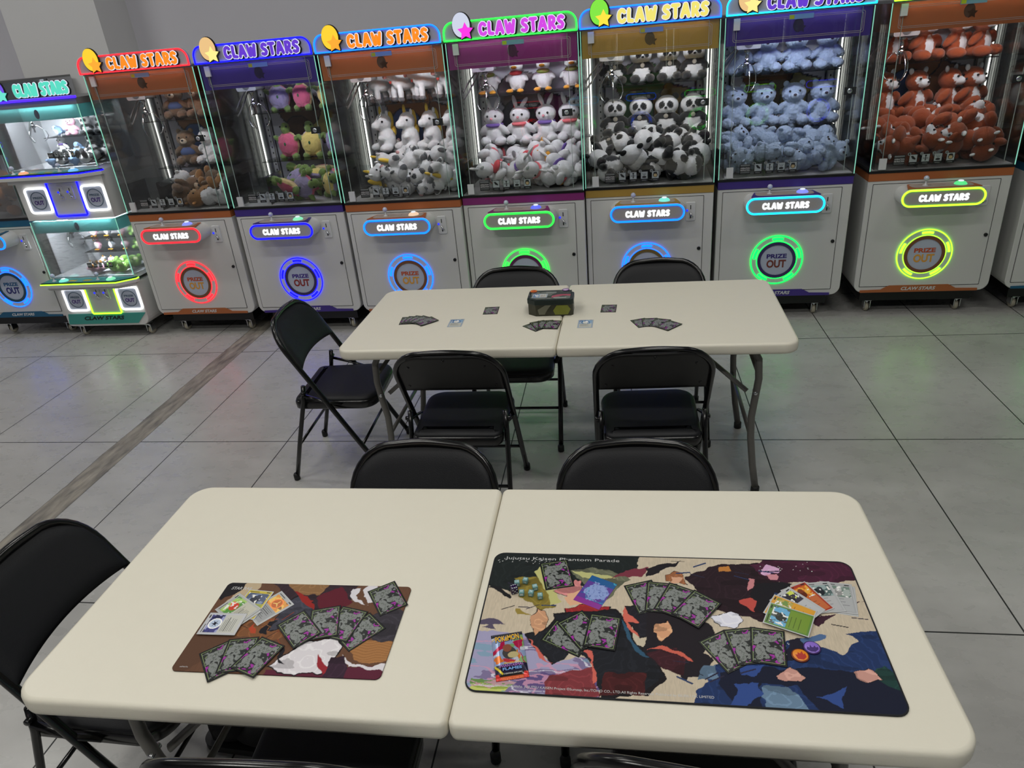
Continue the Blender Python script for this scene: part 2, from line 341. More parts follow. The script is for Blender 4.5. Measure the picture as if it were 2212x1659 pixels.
MAT_LEFT=[((92,64,48),[[-8,207],[92,95],[56,25],[4,0],[-3,6]],None),((125,82,52),[[80,143],[160,153],[209,100],[148,91],[97,95]],'sw'),((30,28,32),[[2,260],[62,260],[43,224],[8,204]],None),((190,170,140),[[56,260],[93,256],[75,217],[52,179],[16,181],[31,212]],None),((52,38,46),[[76,256],[330,258],[321,205],[262,171],[217,148],[169,164],[174,201]],'sw'),((140,105,70),[[147,254],[266,256],[242,229],[185,231]],'sw'),((95,30,44),[[232,218],[284,253],[321,205],[289,172],[252,185]],None),((66,66,78),[[168,201],[189,220],[228,199],[269,154],[195,134],[161,118]],'edge'),((150,40,36),[[173,231],[215,225],[251,185],[218,202]],None),((218,214,220),[[310,250],[328,254],[329,228],[360,201],[389,195],[349,203],[314,227]],None),((218,214,220),[[338,239],[349,257],[385,207],[359,206]],None),((58,54,62),[[389,175],[442,191],[447,130],[443,88],[403,108],[361,147]],'sw'),((168,118,72),[[358,74],[380,101],[446,97],[446,60],[418,37],[380,51]],'wood'),((92,34,54),[[208,14],[270,9],[448,36],[449,5],[198,0]],None),((222,217,222),[[201,23],[229,49],[255,82],[314,98],[346,80],[341,49],[338,12],[281,6],[232,10]],'edge'),((150,40,50),[[297,53],[336,33],[330,9],[315,23]],None),((222,217,222),[[347,61],[384,30],[447,39],[446,8],[412,25],[376,23]],None),((56,36,52),[[331,48],[363,50],[385,3],[341,4]],'sw'),((28,27,33),[[148,104],[152,139],[180,143],[166,126],[161,98]],None),((28,27,33),[[207,45],[209,74],[219,68],[216,42],[236,31],[218,33]],None),((178,72,46),[[118,117],[120,131],[137,104],[126,103]],None)]

# ------------------------------------------------------------------ the room
def floor_mat():
    M = bpy.data.materials.new('grey_concrete_tile'); M.use_nodes = True; nt = M.node_tree; N = nt.nodes; Lk = nt.links; b = N['Principled BSDF']
    tc = N.new('ShaderNodeTexCoord'); sep = N.new('ShaderNodeSeparateXYZ'); Lk.new(tc.outputs['Object'], sep.inputs[0])
    def math_(op, a, bb=None, c=None):
        n = N.new('ShaderNodeMath'); n.operation = op
        for i, v in enumerate((a, bb, c)):
            if v is None: continue
            if isinstance(v, (int, float)): n.inputs[i].default_value = v
            else: Lk.new(v, n.inputs[i])
        return n.outputs[0]
    def joint(out, off, per, w):
        t = math_('PINGPONG', math_('SUBTRACT', out, off), per/2); return math_('LESS_THAN', t, w)
    j = math_('MAXIMUM', joint(sep.outputs[0], 1.595, .607, .0028), joint(sep.outputs[1], 1.84, 1.204, .003))
    def nz(scale, det=5, vec=None, rough=.55):
        n = N.new('ShaderNodeTexNoise'); n.inputs['Scale'].default_value = scale; n.inputs['Detail'].default_value = det; n.inputs['Roughness'].default_value = rough
        Lk.new(vec or tc.outputs['Object'], n.inputs['Vector']); return n.outputs['Fac']
    mp = N.new('ShaderNodeMapping'); mp.inputs['Scale'].default_value = (1.0, 1.5, 1); Lk.new(tc.outputs['Object'], mp.inputs[0])
    def ramp(f, a, bb, lo, hi):
        r = N.new('ShaderNodeMapRange'); r.inputs[1].default_value = a; r.inputs[2].default_value = bb; r.inputs[3].default_value = lo; r.inputs[4].default_value = hi; Lk.new(f, r.inputs[0]); return r.outputs[0]
    big = ramp(nz(1.3, 6, mp.outputs[0]), .3, .7, 0, 1); fine = ramp(nz(9, 6, mp.outputs[0]), .3, .7, 0, 1)
    mix1 = N.new('ShaderNodeMix'); mix1.data_type = 'RGBA'; mix1.inputs[6].default_value = rgb(166, 165, 162); mix1.inputs[7].default_value = rgb(190, 189, 186); Lk.new(big, mix1.inputs[0])
    mix2 = N.new('ShaderNodeMix'); mix2.data_type = 'RGBA'; mix2.blend_type = 'MULTIPLY'; mix2.inputs[0].default_value = .5; Lk.new(mix1.outputs[2], mix2.inputs[6])
    cr = N.new('ShaderNodeCombineColor'); v = math_('MULTIPLY_ADD', fine, .18, .86); [Lk.new(v, cr.inputs[i]) for i in range(3)]; Lk.new(cr.outputs[0], mix2.inputs[7])
    # the cement strip
    sx = math_('ADD', sep.outputs[0], math_('MULTIPLY', math_('SUBTRACT', nz(6, 3), .5), .02))
    strip = math_('MULTIPLY', math_('GREATER_THAN', sx, -2.44), math_('LESS_THAN', sep.outputs[0], -2.30))
    mp2 = N.new('ShaderNodeMapping'); mp2.inputs['Scale'].default_value = (9, 2, 1); Lk.new(tc.outputs['Object'], mp2.inputs[0])
    sc2 = N.new('ShaderNodeMix'); sc2.data_type = 'RGBA'; sc2.inputs[6].default_value = rgb(104, 100, 95); sc2.inputs[7].default_value = rgb(168, 161, 148); Lk.new(ramp(nz(2.5, 6, mp2.outputs[0]), .35, .68, 0, 1), sc2.inputs[0])
    mix3 = N.new('ShaderNodeMix'); mix3.data_type = 'RGBA'; Lk.new(strip, mix3.inputs[0]); Lk.new(mix2.outputs[2], mix3.inputs[6]); Lk.new(sc2.outputs[2], mix3.inputs[7])
    nots = math_('SUBTRACT', 1, strip); j2 = math_('MULTIPLY', j, nots)
    edge = math_('MAXIMUM', math_('COMPARE', sep.outputs[0], -2.30, .003), math_('COMPARE', sx, -2.44, .002)); j3 = math_('MAXIMUM', j2, math_('MULTIPLY', edge, .55))
    # scuff marks
    vo = N.new('ShaderNodeTexVoronoi'); vo.inputs['Scale'].default_value = 2.2; vo.inputs['Randomness'].default_value = 1; Lk.new(tc.outputs['Object'], vo.inputs['Vector'])
    sp = math_('LESS_THAN', math_('ADD', vo.outputs['Distance'], math_('MULTIPLY', nz(40, 2), .03)), .034)
    j4 = math_('MAXIMUM', j3, math_('MULTIPLY', sp, .7))
    mix4 = N.new('ShaderNodeMix'); mix4.data_type = 'RGBA'; Lk.new(j4, mix4.inputs[0]); Lk.new(mix3.outputs[2], mix4.inputs[6]); mix4.inputs[7].default_value = rgb(34, 34, 34)
    Lk.new(mix4.outputs[2], b.inputs['Base Color'])
    ro = math_('MULTIPLY_ADD', fine, .10, .24); ro2 = math_('ADD', ro, math_('MULTIPLY', math_('MAXIMUM', strip, j2), .3)); Lk.new(ro2, b.inputs['Roughness'])
    bp = N.new('ShaderNodeBump'); bp.inputs['Strength'].default_value = .12; bp.inputs['Distance'].default_value = .003
    h = math_('SUBTRACT', math_('MULTIPLY', nz(30, 4), .4), math_('MULTIPLY', j2, 1.5)); Lk.new(h, bp.inputs['Height']); Lk.new(bp.outputs[0], b.inputs['Normal'])
    return M
def struct(name, mb, m_):
    o = mb.build(name, m_); o['kind'] = 'structure'; return o
struct('floor', MB().box(-7, 7, -5.4, 4.9, -.1, 0), floor_mat())
wallm = mat('grey_painted_wall', (222, 221, 228), .85, noise=(1.5, .04), bump=(60, .1))
struct('wall_back', MB().box(-7, 7, 4.72, 4.86, 0, CEIL_Z), wallm)
struct('wall_front', MB().box(-7, 7, -5.4, -5.26, 0, CEIL_Z), wallm)
struct('wall_left', MB().box(-7, -6.86, -5.26, 4.72, 0, CEIL_Z), wallm)
struct('wall_right', MB().box(6.86, 7, -5.26, 4.72, 0, CEIL_Z), wallm)
struct('ceiling', MB().box(-7, 7, -5.4, 4.86, CEIL_Z, CEIL_Z+.1), mat('dark_ceiling', (92, 92, 94), .9))
o = struct('wall_column', MB().box(-4.28, -3.50, 4.33, 4.72, 0, CEIL_Z), mat('pale_column_paint', (228, 228, 228), .85, noise=(1.5, .04))); 
# ceiling lamps
lampm = glow('lamp_diffuser_glow', 1.0, .97, .92, 3.0); lampb = mat('lamp_white_metal', (215, 215, 215), .4)
for k, ((x, y), pw) in enumerate(LAMPS):
    t = empty('ceiling_light', 'x', 'light', (x, y, CEIL_Z), 0, 'ceiling lights above the tables')
    t['label'] = 'flat rectangular white panel light fixed to the ceiling above the tables'
    MB().box(-.6, .6, -.16, .16, -.075, 0).build('housing', lampb, t)
    MB().box(-.57, .57, -.13, .13, -.08, -.074).build('diffuser', lampm, t)

# ------------------------------------------------------------------ folding tables
plastic = mat('warm_white_plastic', (226, 221, 205), .42, noise=(30, .02), bump=(220, .06))
grey_tube = mat('grey_powder_steel', (104, 102, 98), .38, metal=.35)
black_rub = mat('black_rubber', (14, 14, 15), .6)
dark_gap = mat('dark_gap', (40, 38, 34), .8)
steel = mat('polished_steel', (190, 192, 195), .18, metal=1)
TW, TD, TZ = .915, .375, .74
def folding_table(label, loc, rz, lx=.775):
    t = empty('folding_table', label, 'table', loc, rz, None)
    for sgn in (-1, 1):
        x0, x1 = (.0012, TW) if sgn > 0 else (-TW, -.0012)
        rr = (.018, .06, .06, .018) if sgn > 0 else (.06, .018, .018, .06)
        mb = MB(); prof = [(0.0, .011), (.0015, .005), (.004, .0018), (.008, .0), ]
        pts = rrect(x0, x1, -TD, TD, rr, 8); n = len(pts); rings = []
        for dz, ins in ((.0, .011), (-.0018, .0055), (-.0055, .0018), (-.011, 0), (-.033, 0), (-.041, .002), (-.045, .008)):
            rings.append([(p[0], p[1], TZ+dz) for p in (offset_poly(pts, -ins) if ins else pts)])
        vs = sum(rings, []); fs = [tuple(range(n)), tuple(range(n*6, n*7))[::-1]]
        for k in range(6):
            for i in range(n): j = (i+1) % n; fs.append((k*n+i, (k+1)*n+i, (k+1)*n+j, k*n+j))
        mb.add(vs, fs[:2]); mb.add(vs, fs[2:], True)
        mb.build('tabletop_half', plastic, t)
    for y0 in (-.29, .265): MB().box(-TW+.1, TW-.1, y0, y0+.025, TZ-.07, TZ-.045).build('under_rail', grey_tube, t)
    for sgn in (-1, 1):
        xx = sgn*lx
        for sy in (-1, 1):
            pts = [(xx-sgn*.05, sy*.30, .685), (xx-sgn*.012, sy*.302, .677), (xx+sgn*.004, sy*.303, .645), (xx+sgn*.010, sy*.302, .56), (xx+sgn*.002, sy*.298, .47), (xx-sgn*.004, sy*.285, .38), (xx, sy*.28, .28), (xx+sgn*.016, sy*.278, .14), (xx+sgn*.034, sy*.276, .03)]
            L_ = MB().tube(pts, .0145, 12).build('leg', grey_tube, t)
            MB().lathe([(.013, 0), (.018, .002), (.018, .03), (.0155, .034)], 12, (xx+sgn*.035, sy*.276, 0)).build('foot_cap', black_rub, L_)
        MB().tube([(xx, -.303, .6), (xx, .303, .6)], .009, 8).build('crossbar', grey_tube, t); MB().tube([(xx-sgn*.006, -.281, .3), (xx-sgn*.006, .281, .3)], .009, 8).build('crossbar', grey_tube, t)
        for sy in (-1, 1):
            br = MB().tube([(xx-sgn*.30, sy*.1, .685), (xx-sgn*.03, sy*.29, .5)], .008, 8, flat=1.6).build('brace', grey_tube, t)
            MB().lathe([(.006, -.018), (.008, -.016), (.008, .016), (.006, .018)], 10, (xx, sy*.3, .5), 'y').build('bolt', steel, br)
    return t
NEAR = folding_table('large white plastic folding table nearest the camera, holding two illustrated playmats', (0, 0, 0), 0, .71)
FAR = folding_table('white plastic folding table by the claw machines, holding a metal tin and dark cards', (.0803, 1.6954, 0), -.015)

# ------------------------------------------------------------------ folding chairs
blackgloss = mat('glossy_black_enamel', (8, 8, 9), .24, spec=.5, coat=.1)
blackvinyl = mat('black_vinyl', (19, 20, 24), .55, spec=.35, bump=(350, .12))
blackback = mat('black_back_panel', (20, 20, 20), .42, spec=.4)
def make_chair():
    t = empty('folding_chair', 'x', 'chair')
    Y = lambda z: .215-.54*z
    pts = []
    for z in (.012, .2, .4, .56, .64): pts.append((-.215 if z < .5 else -.215, Y(z), z))
    R_ = .125
    for k in range(0, 9):
        a = PI-PI/2*k/8; pts.append((-.215+R_+R_*math.cos(a), None, .672+R_*math.sin(a)))
    for k in range(1, 9):
        pts.append((-.09+.18*k/9, None, .797+.006*math.sin(PI*k/9)))
    full = [(x, (Y(z) if y is None else y), z) for x, y, z in pts]
    # arch mirrored on the other side
    left = full[:14]; arch = full[14:]; right = [(-x, y, z) for x, y, z in left[::-1]]
    MB().tube(left+arch+right, .0118, 12).build('frame', blackgloss, t)
    for sx in (-1, 1):
        f_ = MB().lathe([(.010, 0), (.0155, .003), (.0155, .03), (.0125, .036)], 12, (sx*.215, Y(0.01), 0)).build('foot_cap', black_rub, t)
        L_ = MB().tube([(sx*.198, -.115, .50), (sx*.2, -.13, .42), (sx*.203, -.19, .22), (sx*.205, -.248, .012)], .0105, 10).build('rear_leg', blackgloss, t)
        MB().lathe([(.010, 0), (.0145, .003), (.0145, .03), (.0115, .036)], 12, (sx*.205, -.25, 0)).build('foot_cap', black_rub, L_)
        MB().tube([(sx*.208, -.115, .455), (sx*.213, -.02, .425), (sx*.2, .05, .405)], .006, 8, flat=1.8).lathe([(.008, -.012), (.009, -.01), (.009, .01), (.007, .012)], 10, (sx*.208, -.118, .468), 'x').build('seat_bracket', blackgloss, t)
    MB().tube([(-.205, -.2, .19), (.205, -.2, .19)], .007, 8).build('rear_stretcher', blackgloss, t)
    MB().tube([(-.214, Y(.19), .19), (.214, Y(.19), .19)], .007, 8).build('front_stretcher', blackgloss, t)
    # seat pan and cushion
    def plate(pts2, lev, name, m_, par):
        n = len(pts2); rings = [[(p[0], p[1], z) for p in offset_poly(pts2, d)] for z, d in lev]
        vs = sum(rings, []); fs = [tuple(range(n)), tuple(range(n*(len(lev)-1), n*len(lev)))[::-1]]
        side = [(k*n+i, (k+1)*n+i, (k+1)*n+(i+1) % n, k*n+(i+1) % n) for k in range(len(lev)-1) for i in range(n)]
        return MB().add(vs, fs, True).add(vs, side, True).build(name, m_, par)
    seat = [(x*(1.0+.05*(y > 0)), y) for x, y in rrect(-.185, .185, -.185, .205, (.035, .035, .075, .075), 8)]
    plate(seat, [(.415, -.004), (.411, .001), (.402, .003), (.378, .001), (.372, -.006)], 'seat_pan', blackgloss, t)
    plate(seat, [(.432, -.06), (.4305, -.022), (.426, -.009), (.419, -.003), (.41, -.004)], 'seat_cushion', blackvinyl, t)
    # backrest: curved pad and its back panel
    def back(name, y_off, th, m_, grow):
        mb = MB(); nx, nz = 22, 12; vs = []
        for side in (0, 1):
            for j in range(nz+1):
                for i in range(nx+1):
                    u = -1+2*i/nx; w_ = j/nz
                    hx = .2115+grow; x = u*hx; q = max(0, abs(x)-.09)
                    zl = .590+.014*(1-u*u); zt = .666+math.sqrt(max(0, .1235**2-q*q))+.004
                    z = zl+(zt-zl)*w_+grow*(w_-.5)
                    bow = -.022*(1-u*u)
                    edge = min(1, 6*min(w_, 1-w_)+.0, 7*(1-abs(u)))
                    dy = th*(.35+.65*math.sqrt(max(0, edge)))
                    vs.append((x, Y(z)+bow+y_off+(dy if side else 0), z))
        k = (nx+1)*(nz+1); fs = []
        for j in range(nz):
            for i in range(nx):
                a = j*(nx+1)+i; fs.append((a, a+1, a+nx+2, a+nx+1)); fs.append((k+a, k+a+nx+1, k+a+nx+2, k+a+1))
        bd = [i for i in range(nx+1)]+[(j+1)*(nx+1)-1 for j in range(1, nz+1)]+[nz*(nx+1)+i for i in range(nx-1, -1, -1)]+[j*(nx+1) for j in range(nz-1, 0, -1)]
        for q in range(len(bd)): a, b_ = bd[q], bd[(q+1) % len(bd)]; fs.append((a, k+a, k+b_, b_))
        return mb.add(vs, fs, True).build(name, m_, t)
    back('backrest', .006, .018, blackvinyl, .004)
    bp_ = back('back_panel', -.002, .007, blackback, 0)
    for x, z in ((-.15, .735), (0, .775), (.15, .735), (-.175, .625), (.175, .625)):
        y = Y(z)-.022*(1-(x/.203)**2)-.0035
        MB().lathe([(.002, -.002), (.006, -.001), (.006, .003)], 10, (x, y, z), 'y').build('screw', blackgloss, bp_)
    return t
CH = make_chair(); index_children()
chairs = [
 ((-.99, 1.70), -90+2, 'black padded folding chair at the left end of the far table, facing right'),
 ((-.335, 1.37), 0, 'black folding chair seen from behind, left one at the near side of the far table'),
 ((.44, 1.36), 2, 'black folding chair seen from behind, right one at the near side of the far table'),
 ((-.185, 1.95), 180, 'black folding chair behind the far table, in front of the magenta claw machine'),
 ((.514, 1.99), 180, 'black folding chair behind the far table, in front of the gold claw machine'),
 ((-.255, .295), 179, 'black folding chair, left one of two facing the camera behind the near table'),
 ((.367, .295), 181, 'black folding chair, right one of two facing the camera behind the near table'),
 ((-.985, -.012), -90, 'black folding chair at the left end of the near table, cut by the photo edge'),
 ((-.335, -.305), 2, 'black folding chair at the bottom edge, left one pushed under the near table'),
 ((.475, -.27), -8, 'black folding chair at the bottom edge, right one with glossy frame, turned slightly'),
]
for i, ((x, y), a, lb) in enumerate(chairs):
    c = CH if i == 0 else copy_tree(CH)
    c.location = (x, y, 0); c.rotation_euler = (0, 0, math.radians(a)); c['label'] = lb; c['group'] = 'black folding chairs'

# a shoe left under the near table
sh = empty('shoe', 'black shoe with a thick flat sole under the near table, left of the chair', 'shoe', (-.80, .09, 0), math.radians(-4))
MB().prism([(p[0], p[1]) for p in rrect(-.14, .14, -.045, .045, .042, 8)], 0, .024, 'xy').build('sole', mat('dark_grey_sole', (38, 38, 38), .6), sh)
MB().ball((.045, 0, .045), (.09, .038, .034), 18).ball((-.06, 0, .06), (.065, .036, .05), 18).box(-.1, -.05, -.03, .03, .03, .1).build('upper', mat('black_shoe_fabric', (10, 10, 11), .8), sh)

# ------------------------------------------------------------------ claw machines
index_children()
MW, MD, ID = .784, .85, .60
shell = mat('white_cabinet_paint', (206, 206, 204), .38, noise=(3, .02))
gap_m = mat('dark_seam', (30, 30, 32), .7)
grey_board = mat('grey_sign_board', (168, 168, 176), .5)
trim_blk = mat('black_trim', (10, 10, 12), .35)
inner_w = mat('pale_interior_panel', (176, 178, 184), .5)
chrome = mat('chrome', (205, 207, 210), .12, metal=1)
grey_pl = mat('grey_plastic', (120, 122, 124), .45)
acryl = glass_mat('clear_acrylic', (.93, .95, .95), .9)
gls = glass_mat()
wheel_m = mat('cream_wheel_rubber', (176, 170, 152), .5)
white_pl = mat('white_plastic', (205, 206, 208), .4)
disc_m = mat('pale_blue_flap', (184, 192, 210), .4)
def acrylic(key, col, t=.5):
    """coloured sheet that lets the light behind it glow through"""
    if key in _mats: return _mats[key]
    M = bpy.data.materials.new(key); M.use_nodes = True; nt = M.node_tree; b = nt.nodes['Principled BSDF']; b.inputs['Base Color'].default_value = rgb(*col); b.inputs['Roughness'].default_value = .4
    tr = nt.nodes.new('ShaderNodeBsdfTranslucent'); tr.inputs[0].default_value = rgb(*[min(255, int(v*.65+95)) for v in col]); mx = nt.nodes.new('ShaderNodeMixShader'); mx.inputs[0].default_value = t
    nt.links.new(b.outputs[0], mx.inputs[1]); nt.links.new(tr.outputs[0], mx.inputs[2]); nt.links.new(mx.outputs[0], nt.nodes['Material Output'].inputs['Surface'])
    _mats[key] = M
    return M
mint = glow('lit_glass_edge', .30, .80, .60, .75)  # emission imitates sign light caught in the glass edges; no lamp there
pale_edge = mat('pale_glass_edge', (170, 185, 180), .25)
ink_w = mat('white_print', (205, 205, 205), .5)
ink_k = mat('black_print', (14, 14, 16), .5)
glow_w = glow('white_letter_glow', 1.05, 1.08, 1.1, 1); glow_w.cycles.emission_sampling = 'NONE'
halo_w = glow('white_halo_glow', .78, .82, .95, 1); halo_w.cycles.emission_sampling = 'NONE'
NEON = {'red': (1.7, .035, .06), 'blue': (.006, .006, 3.2), 'azure': (.006, .42, 2.3), 'green': (.045, 1.9, .12), 'aqua': (.02, 1.0, 2.0), 'lime': (.9, 1.7, .06), 'white': (1.8, 1.8, 1.8), 'mintring': (.0, 1.9, .22), 'violet': (.12, .03, 1.9)}
def neon(k): return glow('neon_'+k, *[v*(2 if v > .9 else 1) for v in NEON[k]], 1.0)
BAND = {'orange': (168, 96, 52), 'purple': (62, 44, 128), 'magenta': (128, 40, 110), 'gold': (166, 134, 62), 'teal': (20, 88, 122), 'sea': (60, 150, 140)}
LET = {'orange': (1.0, .27, .01), 'purple': (.13, .04, .62), 'magenta': (.66, .06, .78), 'yellow': (.9, .78, .17), 'sea': (.10, .72, .55)}
def letter_glow(k):
    m_ = glow('letter_'+k, *LET[k], 1.0); m_.cycles.emission_sampling = 'NONE'; return m_
def caster(parent, x, y):
    c = MB().box(x-.022, x+.022, y-.03, y+.03, .082, .09).tube([(x, y, .06), (x, y, .084)], .012, 10).box(x-.02, x-.015, y-.02, y+.035, .03, .075).box(x+.015, x+.02, y-.02, y+.035, .03, .075).build('caster', chrome, parent)
    MB().lathe([(.02, -.013), (.031, -.012), (.035, -.006), (.035, .006), (.031, .012), (.02, .013)], 18, (x, y+.015, .035), 'x').build('wheel', wheel_m, c)
    return c
def coin_slot(parent, x, y, z, s=1.0):
    c = MB().prism(rrect(x-.029*s, x+.029*s, z-.058*s, z+.058*s, .008), y-.008, y, 'xz', inset=.002).build('coin_slot', white_pl, parent)
    MB().box(x-.003, x+.002, y-.0095, y-.008, z+.015*s, z+.04*s).build('slot', gap_m, c); MB().box(x-.004, x+.003, y-.0095, y-.008, z-.042*s, z-.022*s).build('return_slot', gap_m, c)
    MB().prism(circle(x-.022*s, z+.008*s, .007, 12), y-.011, y-.008, 'xz').build('blue_lamp', glow('small_blue_led', .02, .04, 1.5), c)
    MB().tube([(x-.004, y-.014, z-.004), (x+.006, y-.018, z-.024), (x+.014, y-.014, z-.03)], .0045, 8).build('return_lever', chrome, c)
    return c
def prize_words(parent, cx, y, cz, s, c1, c2):
    lettering('prize_lettering', 'PRIZE', .118*s, .026*s, mat('ink_%d_%d_%d' % c1, c1, .5), parent, (cx, y, cz+.026*s), bold=.03, thick=.0012)
    lettering('out_lettering', 'OUT', .118*s, .05*s, mat('ink_%d_%d_%d' % c2, c2, .5), parent, (cx, y, cz-.022*s), bold=.03, thick=.0012)
def prize_ring(parent, cx, cz, ring, rim, c1, c2):
    p = MB().ringband(circle(cx, cz, .152), circle(cx, cz, .116), -.008, .0, 'xz').build('prize_door', white_pl, parent)
    nm = neon(ring)
    MB().tube([(q[0], -.008, q[1]) for q in circle(cx, cz, .156, 56)], .0034, 8, closed=True).tube([(q[0], -.01, q[1]) for q in circle(cx, cz, .121, 48)], .0022, 6, closed=True).build('ring_light', nm, p)
    for k in range(5):
        a = PI/2+k*2*PI/5; mb = MB(); P = []
        for rr, rev in ((.1445, 0), (.131, 1)):
            q = [(cx+rr*math.cos(a+t), cz+rr*math.sin(a+t)) for t in [(-.235+.47*i/8) for i in range(9)]]
            P += q[::-1] if rev else q
        mb.prism(P, -.0125, -.008, 'xz'); mb.build('light_segment', nm, p)
    rm = mat('rim_%d_%d_%d' % rim, rim, .35)
    MB().ringband(circle(cx, cz, .117), circle(cx, cz, .098), -.014, .0, 'xz').build('door_rim', rm, p)
    d = MB().prism(circle(cx, cz, .099), -.009, -.003, 'xz').build('flap', disc_m, p)
    lettering('prize_lettering', 'PRIZE', .122, .028, mat('ink_%d_%d_%d' % c1, c1, .5), d, (cx, -.0098, cz+.026), bold=.035, thick=.0012)
    lettering('out_lettering', 'OUT', .118, .052, mat('ink_%d_%d_%d' % c2, c2, .5), d, (cx, -.0098, cz-.024), bold=.035, thick=.0012)
def emblem(parent, x, y, z, body, starc, s=1.0, starx=.02, starz=-.03):
    """a plain lit cut-out: a rounded tablet and a star"""
    e = MB().prism(circle(x, z, .052*s, 28, .064*s), y-.006, y, 'xz').prism(star(x+starx*s, z+starz*s, .049*s, .027*s), y-.007, y, 'xz').build('emblem', ink_k, parent)
    mb = glow('emblem_%s' % '_'.join('%d' % int(c*100) for c in body), *body, 1.0); ms = glow('emblem_%s' % '_'.join('%d' % int(c*100) for c in starc), *starc, 1.0)
    MB().prism(circle(x-.003*s, z+.003*s, .046*s, 28, .058*s), y-.011, y-.006, 'xz').build('lit_tablet', mb, e)
    MB().prism(star(x+starx*s-.002, z+starz*s+.002, .043*s, .022*s), y-.0135, y-.008, 'xz').build('lit_star', ms, e)
def big_letters(parent, x0, z0, w, h, y, colour, slope=0):
    rad = h*.165
    stroke_text(MB(), 'CLAW STARS', x0+.008, z0-.003, w, h, rad+.0055, y-.001, y+.004, slope).build('letter_shadow', ink_k, parent)
    stroke_text(MB(), 'CLAW STARS', x0, z0, w, h, rad+.0042, y-.004, y-.0005, slope).build('letter_halo', halo_w, parent)
    stroke_text(MB(), 'CLAW STARS', x0, z0, w, h, rad, y-.008, y-.0045, slope).build('sign_lettering', letter_glow(colour), parent)
def joystick(parent, x, y, z, s=1.0):
    j = MB().lathe([(.016*s, 0), (.014*s, .004*s), (.005*s, .007*s), (.004*s, .03*s)], 14, (x, y, z)).build('joystick', white_pl, parent)
    MB().ball((x, y, z+.042*s), .0155*s, 16).build('joystick_ball', mat('clear_frosted_ball', (190, 195, 215), .12, spec=.8), j)
def button(parent, x, y, z, s, colkey, col):
    b = MB().lathe([(.034*s, 0), (.034*s, .004*s), (.03*s, .009*s), (.022*s, .015*s), (.015*s, .017*s)], 22, (x, y, z)).build('lit_button', glow('button_'+colkey, *col, 1), parent)
    MB().lathe([(.0145*s, .0), (.0145*s, .021*s), (.011*s, .023*s)], 18, (x, y, z)).build('button_cap', glow('button_cap_white', .8, .85, .9), b)
BTN = {'rgb': (.25, .3, 1.0), 'mint': (.25, .85, .5), 'peach': (.9, .62, .42), 'indigo': (.12, .16, 1.0), 'aqua': (.2, .85, .7), 'green': (.1, .8, .25), 'orange': (.9, .4, .2)}
ART = {}
def backboard_mesh(kind, cols):
    if kind in ART: return ART[kind]
    S = Sheet(.60, .80, .008, (196, 196, 208), seed=3)
    a, b_, c_ = cols; k = (24, 24, 28)
    P = star(.38, .40, .19, .11); S.put(S.poly(star(.38, .40, .205, .122)), k); S.put(S.poly(P), c_)
    S.put(S.disc(.24, .52, .165, .13), k); S.put(S.disc(.24, .52, .157, .122), a)
    S.put(S.disc(.21, .33, .125, .15), k); S.put(S.disc(.21, .33, .117, .142), b_)
    for x in (0.004, .596): S.put(S.rect(x-.006, x+.006, 0, .8), k)
    ART[kind] = S.mesh('backboard', .004); return ART[kind]
sheet_m = mat('printed_sheet', rough=.5, attr=True)
def icon_mesh(i):
    S = Sheet(.045, .06, .0015, (150, 158, 160), seed=i); k = (12, 12, 14)
    S.put(~S.rect(.003, .042, .016, .057), k)
    if i == 0: S.put(S.poly([(.008, .05), (.02, .052), (.036, .036), (.034, .028), (.018, .034)]), k)
    elif i == 1:
        S.put(S.disc(.0225, .05, .005), k); S.put(S.rect(.021, .024, .02, .05), k); S.put(S.line((.009, .036), (.036, .036), .003), k); S.put(S.poly([(.017, .028), (.028, .028), (.0225, .02)]), k)
    elif i == 2:
        S.put(S.disc(.0225, .026, .013, .006), k)
        for q in (-.01, 0, .01): S.put(S.line((.0225+q*.4, .036), (.0225+q, .05), .0018), k)
    else:
        S.put(S.disc(.0225, .036, .014), k); S.put(S.disc(.0225, .034, .010), (170, 150, 110)); S.put(S.disc(.0225, .048, .012, .006), k)
    S.put(S.rect(.009, .036, .006, .0085), (120, 125, 125))
    return S.mesh('instruction_sticker', .0008)
ICONS = [icon_mesh(i) for i in range(4)]
S = Sheet(.062, .058, .0015, (12, 12, 14))
for z in (.006, .012, .047, .052): S.put(S.rect(.004, .058, z, z+.002), (150, 155, 155))
TITLE = S.mesh('instruction_sticker', .0008)
def instructions(parent, x, y, z, s=1.0):
    o = link(TITLE, 'instruction_sticker', sheet_m, parent, (x, y, z), (PI/2, 0, 0)); o.scale = (s, s, 1)
    q = lettering('sticker_lettering', 'OPERATION', .054*s, .0085*s, ink_w, parent, (x, y-.0014, z+.006*s), bold=.01, thick=.0006)
    q2 = lettering('sticker_lettering', 'INSTRUCTION', .054*s, .0085*s, ink_w, parent, (x, y-.0014, z-.006*s), bold=.01, thick=.0006)
    for i in range(4):
        xx = x+(.075+i*.067)*s
        o = link(ICONS[i], 'instruction_icon', sheet_m, parent, (xx, y, z), (PI/2, 0, 0)); o.scale = (s, s, 1)
        b_ = MB().prism(circle(xx-.024*s, z+.032*s, .0095*s, 16), y-.0016, y-.0008, 'xz').build('number_badge', mat('badge_grey', (120, 125, 125), .5), parent)
        lettering('badge_number', str(i+1), .006*s, .011*s, ink_k, b_, (xx-.024*s, y-.0019, z+.032*s), bold=.01, thick=.0005)
